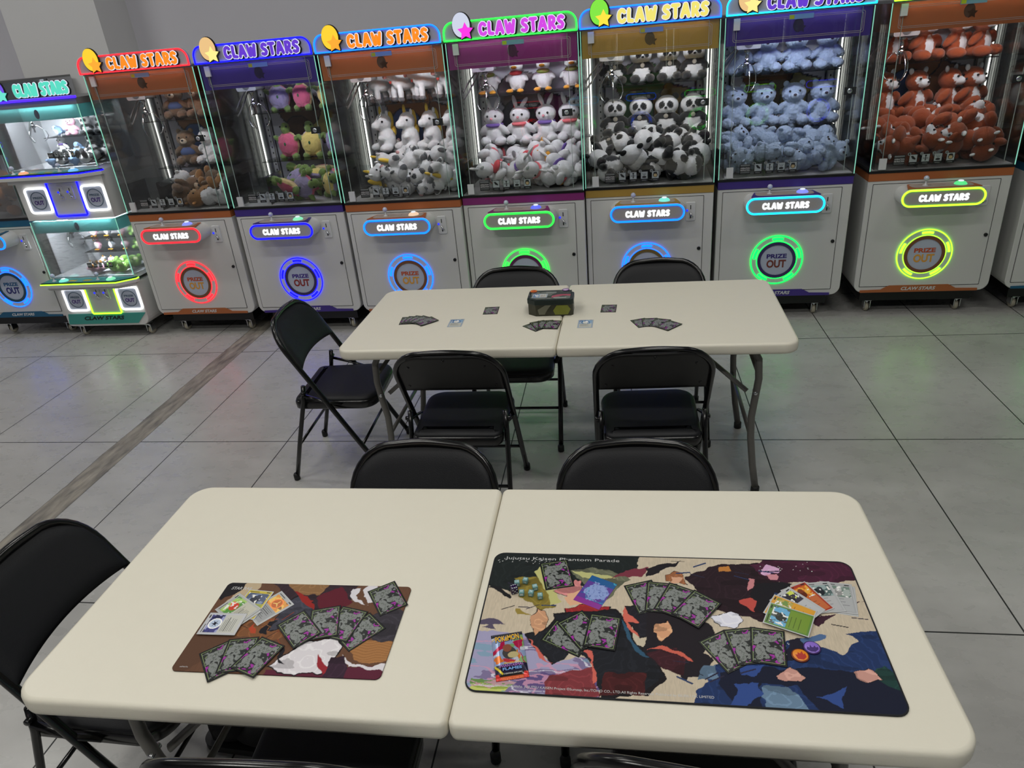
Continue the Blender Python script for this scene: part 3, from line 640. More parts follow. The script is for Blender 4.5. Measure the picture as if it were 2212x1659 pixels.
def claw_gear(parent, x, y, ztop, s=1.0, arm=.085):
    c = MB().prism(rrect(x-.07*s, x+.07*s, ztop-.06*s, ztop, .012), y-.06*s, y+.06*s, 'xz').build('claw_carriage', grey_pl, parent)
    MB().prism(circle(x, ztop-.028*s, .026*s, 24), y-.062*s, y-.06*s, 'xz').build('round_badge', mat('dark_badge', (60, 62, 64), .4), c)
    z = ztop-.06*s
    MB().lathe([(.018*s, 0), (.018*s, -.02*s), (.011*s, -.022*s), (.011*s, -.07*s), (.017*s, -.072*s), (.017*s, -.10*s), (.008*s, -.102*s), (.008*s, -.15*s)][::-1], 16, (x, y, z)).build('claw_cylinder', chrome, c)
    for k in range(3):
        a = math.radians(-90+120*k+8); d = Vector((math.cos(a), math.sin(a), 0)); P = []
        for r_, h in ((.012, -.11), (.03, -.085), (.05, -.10), (arm*.95, -.15), (arm*1.02, -.19), (arm*.8, -.225), (arm*.55, -.24)): P.append(Vector((x, y, z+h*s))+d*r_*s)
        MB().tube(P, .0034*s, 8).build('claw_arm', chrome, c)
    H = []
    for k in range(15):
        t = k/14; H.append((x-.02-.17*s*math.sin(PI*t)*(1 if s > .9 else .6), y+.05, ztop-.02-.28*s*math.sin(PI*t)**1.0*(.5+.5*t)))
    MB().tube(H, .0055*s, 8).build('cable', mat('grey_cable', (112, 112, 112), .45), c)
    return c
def claw_machine(label, x, y, rz, P):
    t = empty('claw_machine', label, 'claw machine', (x, y, 0), rz)
    band = mat('band_'+P['band'], BAND[P['band']], .4); W = MW
    # cabinet
    prof = rrect(0, W, .165, .868, (.055, .055, .001, .001), 6)
    MB().prism(prof, 0, MD, 'xz', inset=.004).build('cabinet', shell, t)
    MB().ringband(rrect(.029, .7275, .203, .852, .004, 2), rrect(.0315, .725, .2055, .8495, .004, 2), -.0012, .001, 'xz').build('door_seam', gap_m, t)
    d = MB().prism(rrect(.0335, .723, .2075, .8475, .003, 2), -.004, .001, 'xz').build('door', shell, t)
    MB().lathe([(.011, 0), (.011, -.006), (.008, -.008)][::-1], 16, (.705, -.004, .52), 'y').build('lock', mat('dark_steel', (52, 52, 54), .3, metal=.8), d)
    MB().box(0, W, -.001, MD, .868, .914).build('colour_band', band, t)
    MB().box(-.002, W+.002, -.004, MD, .914, .927).build('black_strip', trim_blk, t)
    bn = MB().prism([(.038, .166), (.722, .166), (.722, .181), (.60, .184), (.552, .211), (.207, .211), (.160, .184), (.038, .181)], -.006, 0, 'xz').build('base_banner', band, t)
    lettering('banner_lettering', 'CLAW STARS', .20, .022, ink_w, bn, (.38, -.0068, .189), bold=.03, shear=.25, thick=.0012)
    # controls
    hous = rrect(.155, .608, .735, .84, .0524, 10)
    cp = MB().prism(hous, -.135, -.003, 'xz').build('control_housing', shell, t)
    MB().prism(rrect(.168, .595, .748, .827, .039, 8), -.139, -.135, 'xz').build('nameplate', mat('taupe_nameplate', (168, 163, 160), .45), cp)
    MB().ringband(rrect(.157, .606, .737, .838, .0504, 10), rrect(.166, .597, .746, .829, .041, 10), -.143, -.135, 'xz').build('nameplate_light', neon(P['pill']), cp)
    stroke_text(MB(), 'CLAW STARS', .254, .772, .258, .030, .0062, -.141, -.139).build('nameplate_lettering', glow_w, cp)
    pn = MB().prism([(.185, -.128), (.58, -.128), (.555, -.015), (.215, -.015)], .8395, .845, 'xy').build('control_panel', band, t)
    MB().prism(rrect(.215, .548, -.118, -.025, .03, 6), .845, .8465, 'xy').box(.325, .40, -.075, -.045, .8465, .848).build('panel_print', mat('pale_panel_print', (170, 158, 150), .5), pn)
    joystick(pn, .297, -.07, .846); button(pn, .485, -.07, .846, 1.0, P['btn'], BTN[P['btn']])
    coin_slot(t, .648, -.004, .757)
    prize_ring(t, .38, .41, P['ring'], tuple(int(v*.62+20) for v in BAND[P['band']]), P['ink1'], P['ink2'])
    for cx in (.12, .66):
        for cy in (.10, .74): caster(t, cx, cy)
    MB().box(.06, .72, .06, .8, .088, .167).build('chassis', trim_blk, t)
    # showcase
    z0, z1 = .927, 1.818
    for xx in (.001, W-.007): MB().box(xx, xx+.006, .006, ID, z0, z1).build('side_glass', gls, t)
    fg = MB().box(.006, W-.006, .0, .006, z0, z1).build('front_glass', gls, t)
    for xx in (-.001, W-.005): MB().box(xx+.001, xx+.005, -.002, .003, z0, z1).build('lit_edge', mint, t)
    for xx in (.062, W-.064): MB().box(xx, xx+.0018, -.0015, .0065, z0+.02, z1).build('glass_seam', pale_edge, fg)
    MB().box(.045, .085, -.012, .0, .937, 1.0).build('glass_hinge', white_pl, fg); MB().box(.045, .08, -.012, .0, 1.752, 1.812).build('glass_hinge', white_pl, fg)
    lk = MB().box(.672, .735, -.01, .0, 1.372, 1.412).build('glass_lock', mat('dark_lock_plate', (58, 60, 60), .3, metal=.5), fg)
    MB().lathe([(.014, 0), (.014, -.006), (.009, -.008)][::-1], 16, (.70, -.01, 1.392), 'y').build('key_cylinder', chrome, lk)
    instructions(fg, .155, -.0002, .985)
    MB().box(0, W, ID, MD, z0, z1+.0).build('back_panel', inner_w, t)
    MB().box(.008, W-.008, .01, ID, z0, z0+.004).build('showcase_floor', mat('pale_showcase_floor', (186, 186, 186), .5), t)
    MB().box(0, W, .0, MD, z1, z1+.014).build('roof', grey_pl, t)
    hd = MB().box(.0085, W-.0085, .009, .012, 1.672, z1-.001).box(.009, .012, .012, .52, 1.672, z1-.001).box(W-.012, W-.009, .012, .52, 1.672, z1-.001).build('header_panel', acrylic('head_'+P['band'], tuple(min(255, int(v*1.25+6)) for v in BAND[P['band']]), .13), t)
    fr = MB()
    for q in (0, .008): fr.ringband(rrect(.045+q, W-.045-q, 1.69+q, 1.80-q, .012), rrect(.0475+q, W-.0475-q, 1.6925+q, 1.7975-q, .0102), .0075, .0085, 'xz')
    fr.build('header_outline', mat('pale_outline', (215, 200, 200), .5), hd)
    MB().prism(circle(.395, 1.752, .028, 20, .034), .0068, .0085, 'xz').prism(star(.41, 1.738, .028, .014), .006, .0085, 'xz').build('header_emblem', mat('muted_'+P['band'], tuple(int(v*.5+30) for v in BAND[P['band']]), .5), hd)
    sk = MB().box(.34, .47, -.002, .0, 1.783, 1.808).build('notice_sticker', mat('pale_blue_sticker', (120, 150, 190), .5), fg)
    MB().box(.343, .368, -.0028, -.002, 1.786, 1.805).build('sticker_mark', mat('yellow_green_mark', (180, 180, 40), .5), sk)
    bb = link(backboard_mesh(P['band'], P['art']), 'backboard', sheet_m, t, (.40, ID-.004, 1.36), (PI/2, 0, 0))
    for xx in (.075, .722):
        sp = MB().box(xx-.015, xx+.015, ID-.02, ID, z0, z1)
        sp.build('slotted_strip', mat('strip_white', (188, 190, 192), .4), t)
        hb = MB(); [hb.box(xx-.003, xx+.005, ID-.0208, ID-.02, zz, zz+.012) for zz in [z0+.02+.04*k for k in range(21)]]; hb.build('strip_holes', gap_m, t)
    for xx in (.033, .760): MB().box(xx-.014, xx+.014, ID-.03, ID, z0, z1).build('metal_post', mat('brushed_post', (150, 152, 155), .3, metal=.7), t)
    tl = P.get('lum', 1)
    lm = glow('tube_%s' % str(tl).replace('.', '_'), 2.4*tl, 2.4*tl, 2.2*tl, 1)
    MB().tube([(.016, ID-.035, z0+.1), (.016, ID-.035, 1.70)], .0045, 8).build('light_tube', lm, t)
    MB().tube([(W-.016, ID-.035, z0+.1), (W-.016, ID-.035, 1.70)], .004, 8).build('light_tube', lm, t)
    lb = glow('bar_%s' % str(tl).replace('.', '_'), 42*tl, 43*tl, 46*tl, 1)
    MB().box(.08, W-.08, .022, .042, 1.795, 1.812).build('light_bar', lb, t)  # unseen bar added behind the header to light the toys
    for zz in (1.162, 1.482): MB().box(.10, W-.06, ID-.26, ID-.024, zz, zz+.005).build('shelf', acryl, t)
    for y0 in (.23, .34): MB().box(.02, W-.02, y0, y0+.012, 1.70, 1.715).build('gantry_rail', chrome, t)
    claw_gear(t, .165, .29, 1.70)
    if P.get('chute', True):
        ch = MB().box(.03, .27, .26, .263, z0+.004, 1.12).box(.267, .27, .03, .26, z0+.004, 1.12).box(.03, .033, .03, .26, z0+.004, 1.12).build('prize_chute', acryl, t)
    # sign
    sb = rrect(.0, W, 1.826, 1.930, (.004, .004, .062, .062), 8)
    sg = MB().prism(sb, -.022, -.004, 'xz').build('sign_board', grey_board, t)
    MB().ringband(sb, offset_poly(sb, -.0075), -.029, -.022, 'xz').build('sign_light', neon(P['sign']), sg)
    big_letters(sg, .222, 1.850, .483, .056, -.027, P['letters'])
    emblem(sg, .118, -.026, 1.905, P['emb'][0], P['emb'][1], 1.12)
    return t
OR1, OR2 = (196, 84, 44), (222, 160, 66)
SPEC = dict(
 m0=dict(band='teal', sign='azure', pill='azure', ring='azure', ink1=(40, 96, 140), ink2=(32, 34, 110), letters='sea', btn='aqua', emb=((.2, .1, .8), (.3, .9, .7)), art=((70, 60, 120), (90, 80, 140), (70, 140, 130)), lum=1.3),
 m1=dict(band='orange', sign='red', pill='red', ring='red', ink1=OR1, ink2=OR2, letters='orange', btn='rgb', emb=((1.0, .66, .03), (1.0, .42, .03)), art=((150, 98, 52), (60, 86, 140), (150, 100, 70)), lum=0.75),
 m2=dict(band='purple', sign='blue', pill='blue', ring='blue', ink1=(70, 50, 140), ink2=(140, 44, 40), letters='purple', btn='mint', emb=((.85, .55, .24), (1.0, .9, .3)), art=((96, 70, 52), (80, 58, 44), (150, 140, 80)), lum=1.0),
 m3=dict(band='orange', sign='azure', pill='azure', ring='azure', ink1=OR1, ink2=OR2, letters='orange', btn='peach', emb=((1.0, .66, .03), (1.0, .42, .03)), art=((150, 98, 52), (60, 86, 140), (150, 100, 70)), lum=1.3),
 m4=dict(band='magenta', sign='green', pill='green', ring='green', ink1=(150, 60, 130), ink2=(190, 160, 60), letters='magenta', btn='indigo', emb=((.62, .66, .8), (1.0, .03, .8)), art=((120, 110, 112), (40, 40, 60), (120, 50, 100)), lum=1.35),
 m5=dict(band='gold', sign='azure', pill='azure', ring='azure', ink1=(190, 165, 60), ink2=(190, 165, 60), letters='yellow', btn='aqua', emb=((.22, .8, .05), (1.0, .8, .05)), art=((64, 112, 62), (70, 120, 66), (150, 118, 58)), lum=1.25),
 m6=dict(band='purple', sign='aqua', pill='aqua', ring='mintring', ink1=(56, 44, 120), ink2=(120, 56, 44), letters='purple', btn='rgb', emb=((.85, .55, .24), (1.0, .9, .3)), art=((96, 70, 52), (80, 58, 44), (150, 140, 80)), lum=1.2),
 m7=dict(band='orange', sign='lime', pill='lime', ring='lime', ink1=OR1, ink2=OR2, letters='orange', btn='green', emb=((1.0, .66, .03), (1.0, .42, .03)), art=((150, 98, 52), (40, 56, 100), (150, 100, 70)), lum=1.0),
 m8=dict(band='teal', sign='green', pill='green', ring='green', ink1=(40, 96, 140), ink2=(32, 34, 110), letters='sea', btn='aqua', emb=((.2, .1, .8), (.3, .9, .7)), art=((70, 60, 120), (90, 80, 140), (70, 140, 130)), lum=.9),
)
A0 = -.031
POSE = dict(m0=(-3.875-MW, 3.46), m1=(-3.093, 3.4028), m2=(-2.2736, 3.3767), m3=(-1.4648, 3.335), m4=(-.6716, 3.3446), m5=(.1211, 3.3583), m6=(.9348, 3.3854), m7=(1.81, 3.3822), m8=(2.690, 3.37))
MLABEL = dict(
 m0='white claw machine with teal band at the far left, cut off by the photo edge',
 m1='white claw machine with orange band and red neon sign, ring and nameplate',
 m2='white claw machine with purple band and deep blue neon around sign and prize door',
 m3='white claw machine with orange band and sky blue neon, full of white plush toys',
 m4='white claw machine with magenta band and green neon, behind the far table',
 m5='white claw machine with gold band and yellow sign letters, full of pandas',
 m6='white claw machine with purple band and green prize ring, full of pale blue bears',
 m7='white claw machine with orange band and yellow neon, full of rust brown plush',
 m8='white claw machine with teal band at the right edge, only its left side showing')
MACH = {}
for k in POSE:
    MACH[k] = claw_machine(MLABEL[k], POSE[k][0], POSE[k][1], A0 if k != 'm0' else -.02, SPEC[k])

# ---- the narrow two-storey machine
def double_machine():
    W, D, I2 = .69, .62, .42
    t = empty('double_deck_claw_machine', 'narrow two-storey claw machine with sea green panels, four white lit prize doors', 'claw machine', (-3.865, 3.385, 0), -.02)
    sea = mat('band_sea', BAND['sea'], .4)
    MB().prism(rrect(0, W, .10, .43, (.03, .06, .001, .001), 5), 0, D, 'xz', inset=.004).build('lower_cabinet', shell, t)
    MB().box(0, W, 0, D, .915, 1.235).build('upper_cabinet', shell, t)
    MB().prism([(.01, .118), (.60, .118), (.685, .2), (.03, .2)], -.004, 0, 'xz').build('base_banner', sea, t)
    lettering('banner_lettering', 'CLAW STARS', .34, .03, ink_k, t, (.33, -.0052, .165), bold=.03, shear=.3, thick=.0012)
    for cx in (.06, .63):
        for cy in (.07, .55):
            c = caster(t, cx, cy)
    for lv, (zb, nm, z_g0, z_g1) in enumerate(((.2, 'lime', .49, .905), (.94, 'blue', 1.265, 1.66))):
        nn = neon(nm)
        zc = zb+.115
        for cx in (.145, .595):
            sq = rrect(cx-.09, cx+.09, zc-.09, zc+.09, .028)
            p = MB().prism(offset_poly(sq, -.012), -.006, 0, 'xz').build('prize_door', disc_m, t)
            MB().ringband(sq, offset_poly(sq, -.011), -.012, 0, 'xz').build('door_light', neon('white'), p)
            MB().ringband(circle(cx, zc, .062), circle(cx, zc, .057), -.0075, -.006, 'xz').build('door_ring', mat('slate_ring', (74, 96, 116), .4), p)
            lettering('prize_lettering', 'PRIZE', .075, .014, mat('ink_slate', (92, 112, 132), .5), p, (cx, -.0075, zc+.02), bold=.03, thick=.001)
            lettering('out_lettering', 'OUT', .075, .03, mat('ink_violet', (86, 60, 140), .5), p, (cx, -.0075, zc-.014), bold=.03, thick=.001)
        pl = MB().prism(rrect(.255, .485, zb+.01, zb+.225, .004), -.004, 0, 'xz').build('coin_door', white_pl, t)
        MB().tube([(.248, -.006, zb+.24), (.248, -.006, zb+.008), (.255, -.006, zb+.0), (.485, -.006, zb+.0), (.492, -.006, zb+.008), (.492, -.006, zb+.24)], .0055, 8).build('door_frame_light', nn, t)
        coin_slot(t, .345, -.004, zb+.16, .8); coin_slot(t, .42, -.004, zb+.16, .8)
        # console
        zc0 = zb+(.27, .30)[lv]
        out = [(-.02, -.10), (.60, -.10), (.71, -.01), (.71, .02), (-.02, .02)]
        MB().prism(out, zc0-.03, zc0-.008, 'xy').prism([(p[0], p[1]) for p in [(0, -.06), (.58, -.06), (.69, 0), (0, 0)]], zc0-.06, zc0-.03, 'xy').build('console', shell, t)
        MB().prism(out, zc0-.008, zc0+.0, 'xy').build('console_light', nn, t)
        pn = MB().prism(offset_poly(out, -.004), zc0, zc0+.006, 'xy').build('console_panel', trim_blk, t)
        MB().prism(offset_poly(out, -.012), zc0+.006, zc0+.0075, 'xy').build('console_print', mat('sea_print', (58, 132, 130), .4), pn)
        for x0 in (.19, .31): MB().box(x0, x0+.06, -.065, -.035, zc0+.0075, zc0+.009).build('yellow_label', mat('yellow_label', (180, 160, 50), .5), pn)
        joystick(pn, .06, -.045, zc0+.007); button(pn, .145, -.05, zc0+.007, .95, 'orange' if lv else 'aqua', BTN['orange' if lv else 'aqua'])
        joystick(pn, .42, -.04, zc0+.007); button(pn, .53, -.045, zc0+.007, .95, 'azure2' if lv else 'mint', (.15, .5, 1.0) if lv else BTN['mint'])
        # showcase
        for xx in (.002, W-.006): MB().box(xx, xx+.005, .006, I2, z_g0, z_g1).build('side_glass', gls, t)
        fg = MB().box(.006, W-.006, 0, .005, z_g0, z_g1).build('front_glass', gls, t)
        instructions(fg, .36, -.0002, z_g0+.085, .62)
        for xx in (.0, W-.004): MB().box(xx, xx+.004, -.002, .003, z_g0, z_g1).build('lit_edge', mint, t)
        MB().box(.006, .010, .10, I2, z_g0, z_g1).build('side_panel', mat('white_back_panel', (215, 218, 224), .5), t)
        MB().box(0, W, I2, D, z_g0, z_g1).build('back_panel', mat('white_back_panel', (215, 218, 224), .5), t)
        MB().box(.008, W-.008, .008, I2, z_g0-.03, z_g0).build('showcase_floor', mat('white_back_panel'), t)
        MB().box(.01, W-.01, .008, .011, z_g1-.085, z_g1).box(.01, .013, .011, .36, z_g1-.085, z_g1).box(W-.013, W-.01, .011, .36, z_g1-.085, z_g1).build('header_panel', acrylic('pale_sea_acrylic', (120, 205, 205), .5), t)
        MB().prism(circle(.36, z_g1-.045, .018, 16, .03), .006, .0075, 'xz').build('header_emblem', mat('slate_print', (50, 60, 110), .5), t)
        MB().box(.05, W-.05, .02, .035, z_g1-.02, z_g1-.005).build('light_bar', glow('bar_bright', 170, 176, 184), t)  # unseen bar added under the showcase top to brighten its inside
        for zz in ((.11, .215), (.055, .175))[lv]: MB().box(.12, W-.02, I2-.15, I2-.004, z_g0+zz-.004, z_g0+zz).build('shelf', acryl, t)
        claw_gear(t, .13, .2, z_g1-.02, .72, .1)
    MB().box(.0, W, .0, D, 1.66, 1.70).build('roof', grey_pl, t)
    tb = MB().box(-.02, W+.005, -.012, .005, 1.698, 1.712).build('sign_bar', neon('violet'), t)
    sg = MB().box(.03, .67, -.002, .012, 1.70, 1.716).build('sign_board', grey_board, t)
    big_letters(sg, .265, 1.735, .39, .062, .0, 'sea')
    emblem(sg, .145, .0, 1.775, (.16, .08, .75), (.15, .8, .65), 1.05)
    return t
DD = double_machine()
for c in DD.children:
    pass

# ---- the facing row behind the camera: seen in the glass and the glossy floor
index_children()
names = ['first', 'second', 'third', 'fourth', 'fifth', 'sixth']
for i, k in enumerate(('m2', 'm7', 'm4', 'm3', 'm6', 'm1')):
    c = copy_tree(MACH[k]); c.location = (3.2-i*.86, -3.9, 0); c.rotation_euler = (0, 0, PI)
    c['label'] = 'claw machine of the facing row behind the camera, %s from the right wall' % names[i]; c['group'] = 'claw machines of the facing row'

# ------------------------------------------------------------------ plush toys
fur_m = mat('plush_fur', rough=.95, spec=.1, attr=True, noise=(90, .12), bump=(260, .5), sheen=.25)
eye_m = mat('glossy_black_eye', (8, 8, 9), .15)
def plush(name, cat, blobs, paints=(), extras=(), fluff=.0015, voxel=.007):
    """blobs: (centre, radii, turn in degrees, colour) fused into one body; paints recolour patches of it; extras are parts of their own"""
    mb = MB()
    for c, r, e, col in blobs:
        mb.ball(c, r, 16, rot=Euler([math.radians(q) for q in e]))
    o = mb.build('plush_source', None)
    o.modifiers.new('r', 'REMESH').voxel_size = voxel
    sm = o.modifiers.new('s', 'SMOOTH'); sm.iterations = 3; sm.factor = .6
    bpy.context.view_layer.update()
    me = bpy.data.meshes.new_from_object(o.evaluated_get(bpy.context.evaluated_depsgraph_get()))
    bpy.data.objects.remove(o)
    n = len(me.vertices); co = np.empty(n*3, np.float32); me.vertices.foreach_get('co', co); co = co.reshape(-1, 3)
    best = np.full(n, 1e9); C = np.zeros((n, 3))
    for lst, force in ((blobs, False), (paints, True)):
        for c, r, e, col in lst:
            R = np.array(Euler([math.radians(q) for q in e]).to_matrix()); rr = np.array(r if hasattr(r, '__len__') else (r, r, r))
            q = (co-np.array(c)) @ R/rr; d = np.sqrt((q*q).sum(1))
            if force: m_ = d < 1; C[m_] = col
            else:
                d = (d-1)*rr.min(); m_ = d < best; best[m_] = d[m_]; C[m_] = col
    if fluff:
        nn = np.empty(n*3, np.float32); me.vertices.foreach_get('normal', nn); nn = nn.reshape(-1, 3)
        rg = np.random.RandomState(5); f = rg.rand(n, 1)-.5
        co = co+nn*f*fluff*2; me.vertices.foreach_set('co', co.astype(np.float32).ravel())
    c = C/255; c = np.where(c <= .04045, c/12.92, ((c+.055)/1.055)**2.4); c = np.concatenate([c, np.ones((n, 1))], 1)
    me.color_attributes.new('Col', 'FLOAT_COLOR', 'POINT').data.foreach_set('color', c.astype(np.float32).ravel())
    me.polygons.foreach_set('use_smooth', [True]*len(me.polygons)); me.update()
    t = empty(name, 'x', cat)
    link(me, 'body', fur_m, t)
    for pn, balls, col in extras:
        mb = MB()
        for b in balls: mb.ball(b[0], b[1], 12, rot=Euler([math.radians(q) for q in (b[2] if len(b) > 2 else (0, 0, 0))]))
        mb.build(pn, eye_m if pn == 'eye' else mat('felt_%d_%d_%d' % col, col, .85, bump=(200, .2)), t)
    return t
Wt, Bk = (226, 226, 228), (28, 30, 34)
def eyes(x, y, z, r=.0065): return [('eye', [((-x, y, z), r)], Bk), ('eye', [((x, y, z), r)], Bk)]
def sitting(head, body, limb, belly=None, s=1, hr=(.066, .058, .057), hz=.185):
    B = [((0, 0, .068), (.066, .056, .074), (0, 0, 0), body), ((0, -.004, hz-.006), (hr[0]*1.06, hr[1]*1.02, hr[2]*1.03), (0, 0, 0), head)]
    for sx in (-1, 1):
        B += [((sx*.072, -.022, .098), (.023, .023, .048), (20, sx*-42, 0), limb), ((sx*.056, -.062, .03), (.032, .052, .03), (0, 0, sx*-24), limb)]
    return B
TP = {}
TP['panda'] = plush('panda_plush', 'plush toy', sitting(Wt, Wt, Bk, hr=(.076, .062, .064), hz=.188), [((0, 0, .118), (.09, .09, .024), (0, 0, 0), Bk), ((-.029, -.056, .19), (.02, .028, .025), (0, 25, 0), Bk), ((.029, -.056, .19), (.02, .028, .025), (0, -25, 0), Bk), ((0, .05, .08), (.07, .05, .05), (0, 0, 0), Bk)],
    [('ear', [((-.058, 0, .238), (.023, .013, .023))], Bk), ('ear', [((.058, 0, .238), (.023, .013, .023))], Bk), ('nose', [((0, -.070, .174), (.010, .008, .007))], Bk), ('medal', [((0, -.058, .118), (.016, .004, .016))], (150, 145, 135))]+eyes(.029, -.063, .188, .0055))
TP['rabbit'] = plush('rabbit_plush', 'plush toy', sitting(Wt, Wt, Wt), (), [('ear', [((-.03, 0, .262), (.015, .01, .045), (0, -22, 0))], Wt), ('ear', [((.03, 0, .262), (.015, .01, .045), (0, 28, 0))], Wt), ('nose', [((0, -.064, .172), (.010, .006, .008))], (226, 150, 160)), ('scarf', [((0, -.006, .128), (.066, .060, .017))], (108, 84, 158))]+eyes(.028, -.057, .188, .008))
TP['pink_rabbit'] = plush('rabbit_plush', 'plush toy', sitting(Wt, Wt, Wt), (), [('ear', [((-.03, 0, .262), (.015, .01, .045), (0, -14, 0))], Wt), ('ear', [((.032, 0, .255), (.015, .01, .042), (0, 40, 0))], Wt), ('nose', [((0, -.064, .172), (.010, .006, .008))], (226, 150, 160)), ('scarf', [((0, -.006, .128), (.066, .060, .017))], (222, 108, 116))]+eyes(.028, -.057, .188, .008))
Og, Yl = (228, 158, 40), (232, 196, 70)
TP['duck'] = plush('duck_plush', 'plush toy', [((0, 0, .075), (.06, .055, .07), (0, 0, 0), Wt), ((0, -.004, .178), (.05, .047, .05), (0, 0, 0), Wt), ((-.062, -.005, .10), (.014, .022, .035), (0, 35, 0), Wt), ((.062, -.005, .10), (.014, .022, .035), (0, -35, 0), Wt), ((-.04, -.065, .016), (.026, .035, .014), (0, 0, 0), Og), ((.04, -.065, .016), (.026, .035, .014), (0, 0, 0), Og)], (),
    [('beak', [((0, -.056, .168), (.021, .022, .010))], Og), ('bib', [((0, -.02, .13), (.048, .045, .018))], (150, 176, 82)), ('cap', [((0, -.01, .215), (.046, .048, .012))], (236, 172, 70))]+eyes(.024, -.045, .187))
TP['capped_duck'] = plush('duck_plush', 'plush toy', [((0, 0, .075), (.06, .055, .07), (0, 0, 0), Wt), ((0, -.004, .178), (.05, .047, .05), (0, 0, 0), Wt), ((-.062, -.005, .10), (.014, .022, .035), (0, 35, 0), Wt), ((.062, -.005, .10), (.014, .022, .035), (0, -35, 0), Wt), ((-.04, -.065, .016), (.026, .035, .014), (0, 0, 0), Og), ((.04, -.065, .016), (.026, .035, .014), (0, 0, 0), Og)], (),
    [('beak', [((0, -.056, .168), (.021, .022, .010))], Og), ('bib', [((0, -.02, .13), (.048, .045, .018))], (190, 60, 66)), ('cap', [((0, -.005, .215), (.05, .05, .022))], (200, 70, 78))]+eyes(.024, -.045, .187))
def quad(col, hoof, headc, mane=None, horn=None):
    B = [((0, .01, .11), (.05, .085, .052), (0, 0, 0), col), ((0, -.085, .165), (.036, .045, .036), (30, 0, 0), headc), ((0, -.055, .14), (.03, .035, .045), (-30, 0, 0), col)]
    for sx in (-1, 1):
        for y in (-.045, .065): B += [((sx*.03, y, .055), (.019, .02, .045), (0, 0, 0), col), ((sx*.03, y, .016), (.021, .022, .017), (0, 0, 0), hoof)]
    return B
Gy = (92, 94, 98)
TP['cow'] = plush('spotted_cow_plush', 'plush toy', quad(Wt, Gy, Wt), [((.03, .05, .14), .035, (0, 0, 0), Wt), ((-.02, -.1, .18), .018, (0, 0, 0), Gy)], [('ear', [((-.036, -.07, .195), (.018, .008, .012), (0, 20, 0))], Gy), ('ear', [((.036, -.07, .195), (.018, .008, .012), (0, -20, 0))], Gy), ('nose', [((0, -.128, .148), (.016, .01, .012))], (210, 160, 160)), ('tail', [((0, .1, .11), (.007, .02, .03), (-30, 0, 0))], Gy), ('medal', [((0, -.09, .118), (.012, .004, .012))], (170, 60, 50))]+eyes(.024, -.112, .175, .0055))
TP['unicorn'] = plush('unicorn_plush', 'plush toy', [((0, 0, .07), (.055, .052, .07), (0, 0, 0), Wt), ((0, -.01, .165), (.04, .05, .05), (0, 0, 0), Wt), ((-.005, -.055, .15), (.026, .03, .024), (0, 0, 0), Wt), ((.05, -.04, .03), (.024, .045, .024), (0, 0, 0), Wt), ((-.05, -.04, .03), (.024, .045, .024), (0, 0, 0), Wt), ((.03, -.045, .085), (.018, .03, .018), (0, 0, 0), Wt)], (),
    [('horn', [((0, -.02, .225), (.009, .009, .028))], Yl), ('mane', [((.0, .04, .17), (.014, .018, .05)), ((0, .05, .11), (.014, .018, .03))], Yl), ('ear', [((-.028, .005, .212), (.01, .008, .016))], Wt), ('ear', [((.028, .005, .212), (.01, .008, .016))], Wt)]+eyes(.034, -.035, .172))
TP['spotted_dog'] = plush('spotted_puppy_plush', 'plush toy', sitting(Wt, Wt, Wt, hr=(.055, .052, .05)), [((-.048, -.09, .026), .025, (0, 0, 0), Gy), ((.048, -.09, .026), .025, (0, 0, 0), Gy), ((-.08, -.03, .07), .022, (0, 0, 0), Gy), ((.085, -.03, .07), .022, (0, 0, 0), Gy), ((.024, -.045, .195), .018, (0, 0, 0), (60, 62, 66)), ((.02, .05, .1), .028, (0, 0, 0), Gy)],
    [('ear', [((-.056, 0, .19), (.013, .016, .03), (0, 15, 0))], Gy), ('ear', [((.056, 0, .19), (.013, .016, .03), (0, -15, 0))], Gy), ('nose', [((0, -.063, .174), (.01, .006, .007))], Bk)]+eyes(.026, -.055, .19, .006))
Gn = (116, 142, 74)
def turtle(shell_c, rim):
    B = [((0, 0, .09), (.075, .045, .085), (0, 0, 0), shell_c), ((0, .012, .09), (.082, .03, .092), (0, 0, 0), rim), ((0, .0, .20), (.032, .034, .042), (0, 0, 0), Gn)]
    for sx in (-1, 1): B += [((sx*.078, 0, .135), (.035, .018, .018), (0, sx*-35, 0), Gn), ((sx*.05, -.01, .01), (.026, .03, .022), (0, 0, 0), Gn)]
    return plush('turtle_plush', 'plush toy', B, (), [('leaf', [((0, -.046, .10), (.008, .004, .012))], (50, 96, 60))]+eyes(.024, -.022, .215), fluff=.003)
TP['pink_turtle'] = turtle((206, 96, 126), (222, 196, 140))
TP['yellow_turtle'] = turtle((222, 200, 116), (150, 140, 178))
TP['lilac_turtle'] = turtle((150, 140, 172), (206, 96, 126))
def bear(name, c, muz, fl, nose=Bk, scarf=None):
    ex = [('ear', [((-.045, 0, .232), (.018, .01, .018))], c), ('ear', [((.045, 0, .232), (.018, .01, .018))], c), ('muzzle', [((0, -.060, .168), (.025, .017, .019))], muz), ('nose', [((0, -.078, .175), (.010, .006, .007))], nose)]+eyes(.028, -.057, .194)
    if scarf: ex.append(('shirt', [((0, -.002, .09), (.071, .062, .042))], scarf))
    return plush(name, 'plush toy', sitting(c, c, c), (), ex, fluff=fl)
TP['brown_bear'] = bear('brown_bear_plush', (112, 88, 66), (196, 176, 150), .003)
TP['grey_brown_bear'] = bear('grey_brown_bear_plush', (124, 112, 100), (150, 136, 120), .003)
TP['shirt_bear'] = bear('bear_plush_in_blue_shirt', (112, 92, 72), (206, 190, 170), .003, scarf=(64, 84, 128))
TP['caramel_bear'] = bear('caramel_bear_plush', (146, 104, 60), (196, 166, 130), .002)
